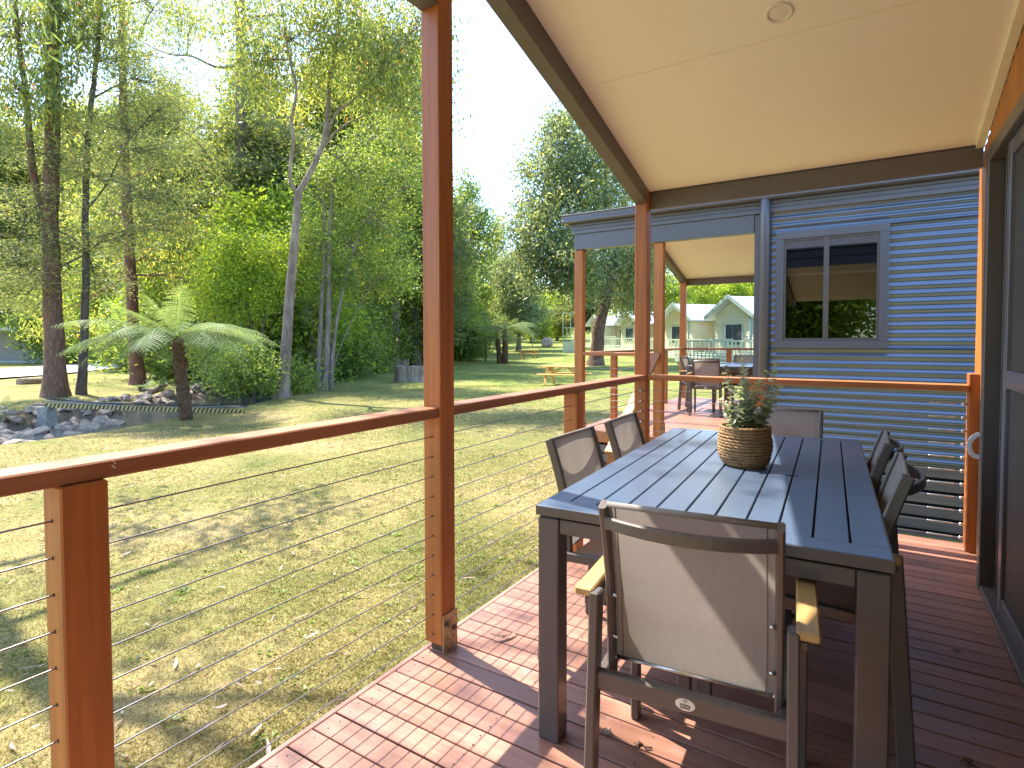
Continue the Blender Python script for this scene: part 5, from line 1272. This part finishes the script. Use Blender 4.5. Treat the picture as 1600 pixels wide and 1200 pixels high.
# ------------------------------------------------------------------ cream cabins along the lawn
def far_cabin(label, px, d, rz, s_=1.0, base_y=566):
    p = at(px, base_y, d); t = thing('far_cabin', label, 'cabin', (p.x, p.y, g(p.x, p.y) - 0.1), rz, 'cream cabins behind the lawn'); t.scale = (s_,) * 3
    # front faces local -Y; gabled bay at local x<0, main body behind to the right
    WZ = 3.0
    def boards(name, x0, x1, y0, y1):
        b_ = MB(); k = 0; z = 0.55
        while z < WZ - 0.01:
            b_.add([(x0 - .012, y0 - .012, z), (x1 + .012, y0 - .012, z), (x1 + .012, y1 + .012, z), (x0 - .012, y1 + .012, z), (x0, y0, z + .17), (x1, y0, z + .17), (x1, y1, z + .17), (x0, y1, z + .17)], [(0, 1, 5, 4), (1, 2, 6, 5), (2, 3, 7, 6), (3, 0, 4, 7), (0, 3, 2, 1)]); z += .175
        return stuff(b_.build(name, 'cabin_cream', t))
    boards('bay_weatherboards', -3.2, 0, -1.6, 6); boards('body_weatherboards', 0.02, 5.6, 0, 6)
    MB().add([(-3.2, -1.6, WZ), (0, -1.6, WZ), (-1.6, -1.6, WZ + 0.95)], [(0, 1, 2)]).build('gable', 'cabin_cream', t)
    ro = MB()
    for a, b_ in (((-3.6, WZ - .22), (-1.6, WZ + .98)), ((-1.6, WZ + .98), (0.4, WZ - .22))):
        ro.add([(a[0], -2.1, a[1]), (b_[0], -2.1, b_[1]), (b_[0], 6.2, b_[1]), (a[0], 6.2, a[1]), (a[0], -2.1, a[1] + .08), (b_[0], -2.1, b_[1] + .08), (b_[0], 6.2, b_[1] + .08), (a[0], 6.2, a[1] + .08)], [(0,3,2,1),(4,5,6,7),(0,1,5,4),(1,2,6,5),(2,3,7,6),(3,0,4,7)])
    ro.add([(0.3, -.5, WZ - .1), (6.0, -.5, WZ - .1), (6.0, 3, WZ + .9), (-1, 3, WZ + .9), (0.3, -.5, WZ - .03), (6.0, -.5, WZ - .03), (6.0, 3, WZ + .97), (-1, 3, WZ + .97)], [(0,3,2,1),(4,5,6,7),(0,1,5,4),(1,2,6,5),(2,3,7,6),(3,0,4,7)])
    rf_ = ro.build('roof', 'cabin_roof', t)
    MB().bar((-3.62, -2.13, WZ - .16), (-1.6, -2.13, WZ + 1.05), .05, .2).build('barge_board', 'cabin_eave', rf_); MB().bar((-1.6, -2.13, WZ + 1.05), (0.42, -2.13, WZ - .16), .05, .2).build('barge_board', 'cabin_eave', rf_)
    box('gutter', 'cabin_eave', rf_, .45, 6.0, -.62, -.5, WZ - .2, WZ - .05, .01)
    def window(x0, x1, z0, z1, y):
        w_ = box('window', 'cabin_green', t, x0, x1, y - .06, y - .02, z0, z1, .005)
        box('pane', 'window_dark', w_, x0 + .06, (x0 + x1) / 2 - .02, y - .075, y - .062, z0 + .06, z1 - .06, 0); box('pane', 'window_dark', w_, (x0 + x1) / 2 + .02, x1 - .06, y - .075, y - .062, z0 + .06, z1 - .06, 0)
        box('curtain', 'curtain', w_, x0 + .08, x0 + .26, y - .079, y - .0755, z0 + .07, z1 - .07, 0)
    window(-2.5, -0.9, 1.25, 2.5, -1.612); window(3.6, 5.0, 1.3, 2.5, -.012)
    dr_ = box('door', 'cabin_eave', t, 1.0, 2.0, -.05, -.016, .6, 2.65, .01); box('door_pane', 'window_dark', dr_, 1.12, 1.88, -.062, -.051, .8, 2.5, 0)
    box('corner_post', 'teal_post', t, .05, .15, -2.05, -1.95, .5, 2.85, .01); box('corner_post', 'teal_post', t, 5.5, 5.6, -2.05, -1.95, .5, 2.85, .01)
    dk = box('porch_floor', 'cabin_green', t, -4.4, 6.2, -3.6, -1.65, .28, .55, .01)
    rl = MB(); rl.box(-4.4, 6.2, -3.6, -3.52, 1.48, 1.56).box(-4.4, 6.2, -3.6, -3.54, .68, .74)
    rl.box(-4.4, -4.32, -3.5, -1.65, 1.48, 1.56); rl.build('porch_rail', 'cabin_green', t)
    x = -4.35
    while x < 6.2: box('baluster', 'cabin_green', t, x, x + (.10 if int(x * 10) % 5 == 0 else .05), -3.59, -3.55, .55, 1.48, 0); x += .34
    box('skirt', 'cabin_green', t, -4.38, 6.18, -3.5, -3.45, -.3, .28, 0)
    return t
ang = math.atan2(0.62, -0.78) + math.pi      # row runs away to the left
far_cabin('cream weatherboard cabin nearest, half hidden by the neighbouring wall', 1216, 36, ang, 1.15)
far_cabin('cream cabin second along the row, seen under the neighbouring verandah', 1112, 44, ang, 1.12, 563)
far_cabin('cream cabin third along the row, behind the corner post', 1022, 55, ang, 1.05, 556)
far_cabin('cream cabin farthest along the row, behind the leaning gum', 962, 66, ang, 1.0, 551)
# lattice gate at the end of the porch row
p = at(888, 553, 60); t_ = thing('lattice_gate', 'pale green lattice gate panel at the end of the cabin row', 'gate', (p.x, p.y, g(p.x, p.y)), YAW)
box('base_panel', 'cabin_green', t_, -.6, 1.0, -.05, .05, 0, 1.2, .01)
for x in (-.6, -.2, .2, .6, .95): box('upright', 'cabin_green', t_, x, x + .06, -.04, .04, 1.2, 4.2 if x in (-.6, .2, .95) else 2.6, .005)
for z in (2.6, 4.15): box('rail', 'cabin_green', t_, -.6, 1.0, -.03, .03, z, z + .07, .005)

# ------------------------------------------------------------------ building across the road at left
p = at(30, 566, 47); hs = thing('road_house', 'low pale building with white roof across the road at left', 'building', (p.x, p.y, -0.5), YAW)
box('wall', 'house_wall', hs, -8, 7.2, 0, 6, 0.0, 2.6, .01)
box('roof', 'house_roof', hs, -8.6, 1.8, -1.4, 6.4, 2.62, 2.95, .02)
box('roof', 'house_roof', hs, 1.85, 7.8, -.6, 6.4, 2.3, 2.6, .02)
for x in (-6.5, -1.6, 2.2, 6.6): box('post', 'teal_post', hs, x, x + .14, -1.2, -1.06, 0, 2.6, .01)
for x in (-4.6, 0.6, 4.2):
    w_ = box('window', 'teal_post', hs, x, x + 1.5, -.05, -.01, .9, 2.1, .01); box('pane', 'window_dark', w_, x + .1, x + 1.4, -.07, -.052, 1.0, 2.0, 0)
box('base', 'concrete', hs, -8.2, 7.4, -1.6, -.02, -.3, .22, .01)

# ------------------------------------------------------------------ grass, litter
def in_view(x, y, z, mx=1.12, my=1.2):
    P_ = np.stack([x, y, z], -1) - np.array(CAM_P); dp = P_ @ np.array(FWD); px = (P_ @ np.array(RIGHT)) / dp * F_PX; py = -(P_ @ np.array(UP)) / dp * F_PX + CY
    return (dp > 0.5) & (np.abs(px) < 800 * mx) & (py < 1200 * my)
def scatter(n, x0, x1, y0, y1, power=1.0):
    x = rng.uniform(x0, x1, n); y = rng.uniform(y0, y1, n); return x, y
NG = 1300000
r_ = np.exp(rng.uniform(math.log(1.5), math.log(22), NG)); th = rng.uniform(R(62), R(178), NG)
x = r_ * np.cos(th); y = r_ * np.sin(th); ok = x < -1.56; x, y = x[ok], y[ok]
fx = lambda a, b_: 0.5 + 0.5 * np.sin(a) * np.cos(b_)
patch = 0.45 * fx(x * 0.9 + 0.8 * np.sin(y * 0.7), y * 1.1 + np.sin(x * .6)) + 0.3 * fx(x * 3.1 + y, y * 2.7 - x * .8) + 0.25 * fx(x * 9.3, y * 8.1 + x)
keep = in_view(x, y, gz(x, y)) & (rng.random(len(x)) < 0.30 + 0.75 * patch) & (creek_dist(x, y) > 2.3) & ~((x > -3.3) & (y > 6.4))
x, y, patch = x[keep], y[keep], patch[keep]; z = gz(x, y); n = len(x)
dist = np.hypot(x, y); L = rng.uniform(0.012, 0.034, n) * (1 + dist * 0.035) * (0.7 + 0.6 * patch); W = rng.uniform(0.0016, 0.0034, n) * (1 + dist * 0.10)
d_ = rng.normal(size=(n, 3)) * np.array([1, 1, 0.15]); d_[:, 2] = np.abs(d_[:, 2]) + rng.uniform(0.15, 0.9, n)
v, q_ = leaf_arrays(np.stack([x, y, z - 0.003], -1), d_, L, W)
tone = np.clip(0.66 - 0.8 * (patch - 0.42) + rng.normal(0, 0.27, n), 0, 1)
gr = link('grass', npmesh('grass', v, q_, np.repeat(tone, 4)), 'grass_blade'); stuff(gr); gr['label'] = 'short patchy green and straw grass'; gr['category'] = 'grass'
# clover and weed tufts
nw = 260; wx = rng.uniform(-6.5, -1.6, nw); wy = rng.uniform(0, 6, nw); B_ = []; D_ = []
for a, b_ in zip(wx, wy):
    k = rng.integers(6, 16); an = rng.uniform(0, 6.28, k); rr_ = rng.uniform(0, .05, k)
    B_.append(np.stack([a + rr_ * np.cos(an), b_ + rr_ * np.sin(an), np.full(k, g(a, b_) + .008)], -1)); D_.append(np.stack([np.cos(an), np.sin(an), np.full(k, .25)], -1))
B_ = np.concatenate(B_); D_ = np.concatenate(D_); LL = rng.uniform(.012, .032, len(B_))
v, q_ = round_arrays(B_, D_, np.tile([0, 0, 1.0], (len(B_), 1)) + rng.normal(0, .25, (len(B_), 3)), LL, LL * .7)
wd = link('lawn_weeds', npmesh('lawn_weeds', v, q_, np.repeat(rng.random(len(B_)) * .7, 6)), 'bright_leaf'); stuff(wd); wd['label'] = 'small broad leaved weeds dotted in the lawn'; wd['category'] = 'weeds'
# fallen gum leaves: the large ones are things of their own
def curl_leaf(L, W, curl, seed):
    r_ = random.Random(seed); v = []; f = []; n = 8
    for i in range(n + 1):
        u_ = i / n; w_ = W * math.sin(math.pi * (u_ * .94 + .04)) ** .8 * .5; bx = L * (u_ - .5); by = L * .18 * curl * math.sin(u_ * 3.0 + seed); bz = .006 + L * .10 * abs(curl) * (u_ - .5) ** 2 * 4
        v += [(bx, by - w_, bz + w_ * .5), (bx, by, bz), (bx, by + w_, bz + w_ * .6)]
    for i in range(n):
        a = 3 * i; f += [(a, a + 3, a + 4, a + 1), (a + 1, a + 4, a + 5, a + 2)]
    me = MB().add(v, f, True).mesh('fallen_leaf'); a_ = me.attributes.new('rnd', 'FLOAT', 'POINT'); tn = r_.uniform(.25, 1); a_.data.foreach_set('value', [tn] * len(v)); me.materials.append(MATS['litter_leaf']); return me
LF = [curl_leaf(random.uniform(.07, .15), random.uniform(.014, .024), random.uniform(-1.2, 1.2), s_) for s_ in range(16)]
random.seed(77); k = 0
while k < 120:
    px = random.uniform(0, 900); py = 640 + 560 * random.random() ** 1.1
    p = on_ground(px, py)
    if p.x > -1.65 or p.x < -9 or creek_dist(np.array([p.x]), np.array([p.y]))[0] < 2.5: continue
    o = link('fallen_leaf', LF[random.randrange(16)], None, None, (p.x, p.y, g(p.x, p.y) + .012), (random.uniform(-.25, .25), random.uniform(-.25, .25), random.uniform(0, 6.28))); s_ = random.uniform(.4, .85); o.scale = (s_,) * 3
    tag(o, 'dry curled gum leaf fallen on the lawn', 'leaf', 'dry gum leaves on the lawn'); k += 1
nl = 5200; lx = rng.uniform(-12, -1.6, nl); ly = rng.uniform(-.5, 13, nl); ok = in_view(lx, ly, gz(lx, ly)) & (creek_dist(lx, ly) > 2.2); lx, ly = lx[ok], ly[ok]
D_ = rng.normal(size=(len(lx), 3)) * np.array([1, 1, .12]); v, q_ = leaf_arrays(np.stack([lx, ly, gz(lx, ly) + .014], -1), D_, rng.uniform(.03, .09, len(lx)), rng.uniform(.006, .014, len(lx)))
lt = link('leaf_litter', npmesh('leaf_litter', v, q_, np.repeat(rng.random(len(lx)), 4)), 'litter_leaf'); stuff(lt); lt['label'] = 'small dry leaf litter scattered over the lawn'; lt['category'] = 'leaf litter'
# on the deck: one pale curled leaf, bits of bark
def on_deck(px, py):
    d = FWD + RIGHT * ((px - 800) / F_PX) - UP * ((py - CY) / F_PX); t = -CAM_H / d.z; q_ = CAM_P + d * t; return q_
q_ = on_deck(785, 995); o = link('fallen_leaf', curl_leaf(.13, .02, 1.1, 3), None, None, (q_.x, q_.y, .004), (.1, .1, R(65))); tag(o, 'single pale curled gum leaf lying on the sunlit deck', 'leaf')
for (px, py, lb, s_) in ((950, 1145, 'dark curled bark scrap on the deck beneath the nearest chair', .035), (1005, 1165, 'pale crumb of bark in a deck gap under the nearest chair', .05), (1494, 1017, 'small dark bark scrap on the shaded deck boards', .03), (1516, 1195, 'pale fluff on the shaded boards at the bottom edge', .05)):
    q_ = on_deck(px, py); m_ = MB(); r_ = random.Random(px)
    for k in range(5): a = r_.uniform(0, 6.28); m_.tube([(0, 0, .003), (s_ * .3 * math.cos(a), s_ * .3 * math.sin(a), .008), (s_ * .6 * math.cos(a + .6), s_ * .6 * math.sin(a + .6), .004)], [.002, .003, .001], 5)
    o = m_.build('bark_scrap', 'twig_grey' if 'pale' not in lb else 'litter_leaf', None, (q_.x, q_.y, 0)); tag(o, lb, 'debris')

# gum just outside the left edge: its drooping sprays hang into the top corner and dapple the deck
d = 9.0
build_tree('gum_tree', 'gum whose drooping leaf sprays hang into the top left corner', 'tree',
    [([(-11.2, 1.6, -.6), (-11.0, 1.8, 3), (-10.6, 2.3, 7), (-10.2, 2.6, 11.5)], 0.22, 0.07, 0.5)],
    [((-9.6, 3.2, 12.2), (1.9, 1.7, 0.9), 6), ((-8.4, 2.4, 11.0), (1.5, 1.5, 0.8), 7), ((-9.0, 4.4, 11.4), (1.5, 1.3, .7), 5), ((-10.8, 4.6, 9.0), (0.9, 1.1, 1.0), 14), ((-11.0, 3.9, 7.6), (.8, .9, .9), 10),
     ((-7.5, 3.9, 11.4), (.9, 1.4, .6), 4), ((-11.4, 2.8, 11.2), (1.6, 1.4, .8), 6), ((-10.2, 1.4, 10.4), (1.3, 1.2, .7), 8)],
    'gum_near', 'bark_grey', 'gum_leaf', per=34, limb_r=0.05)
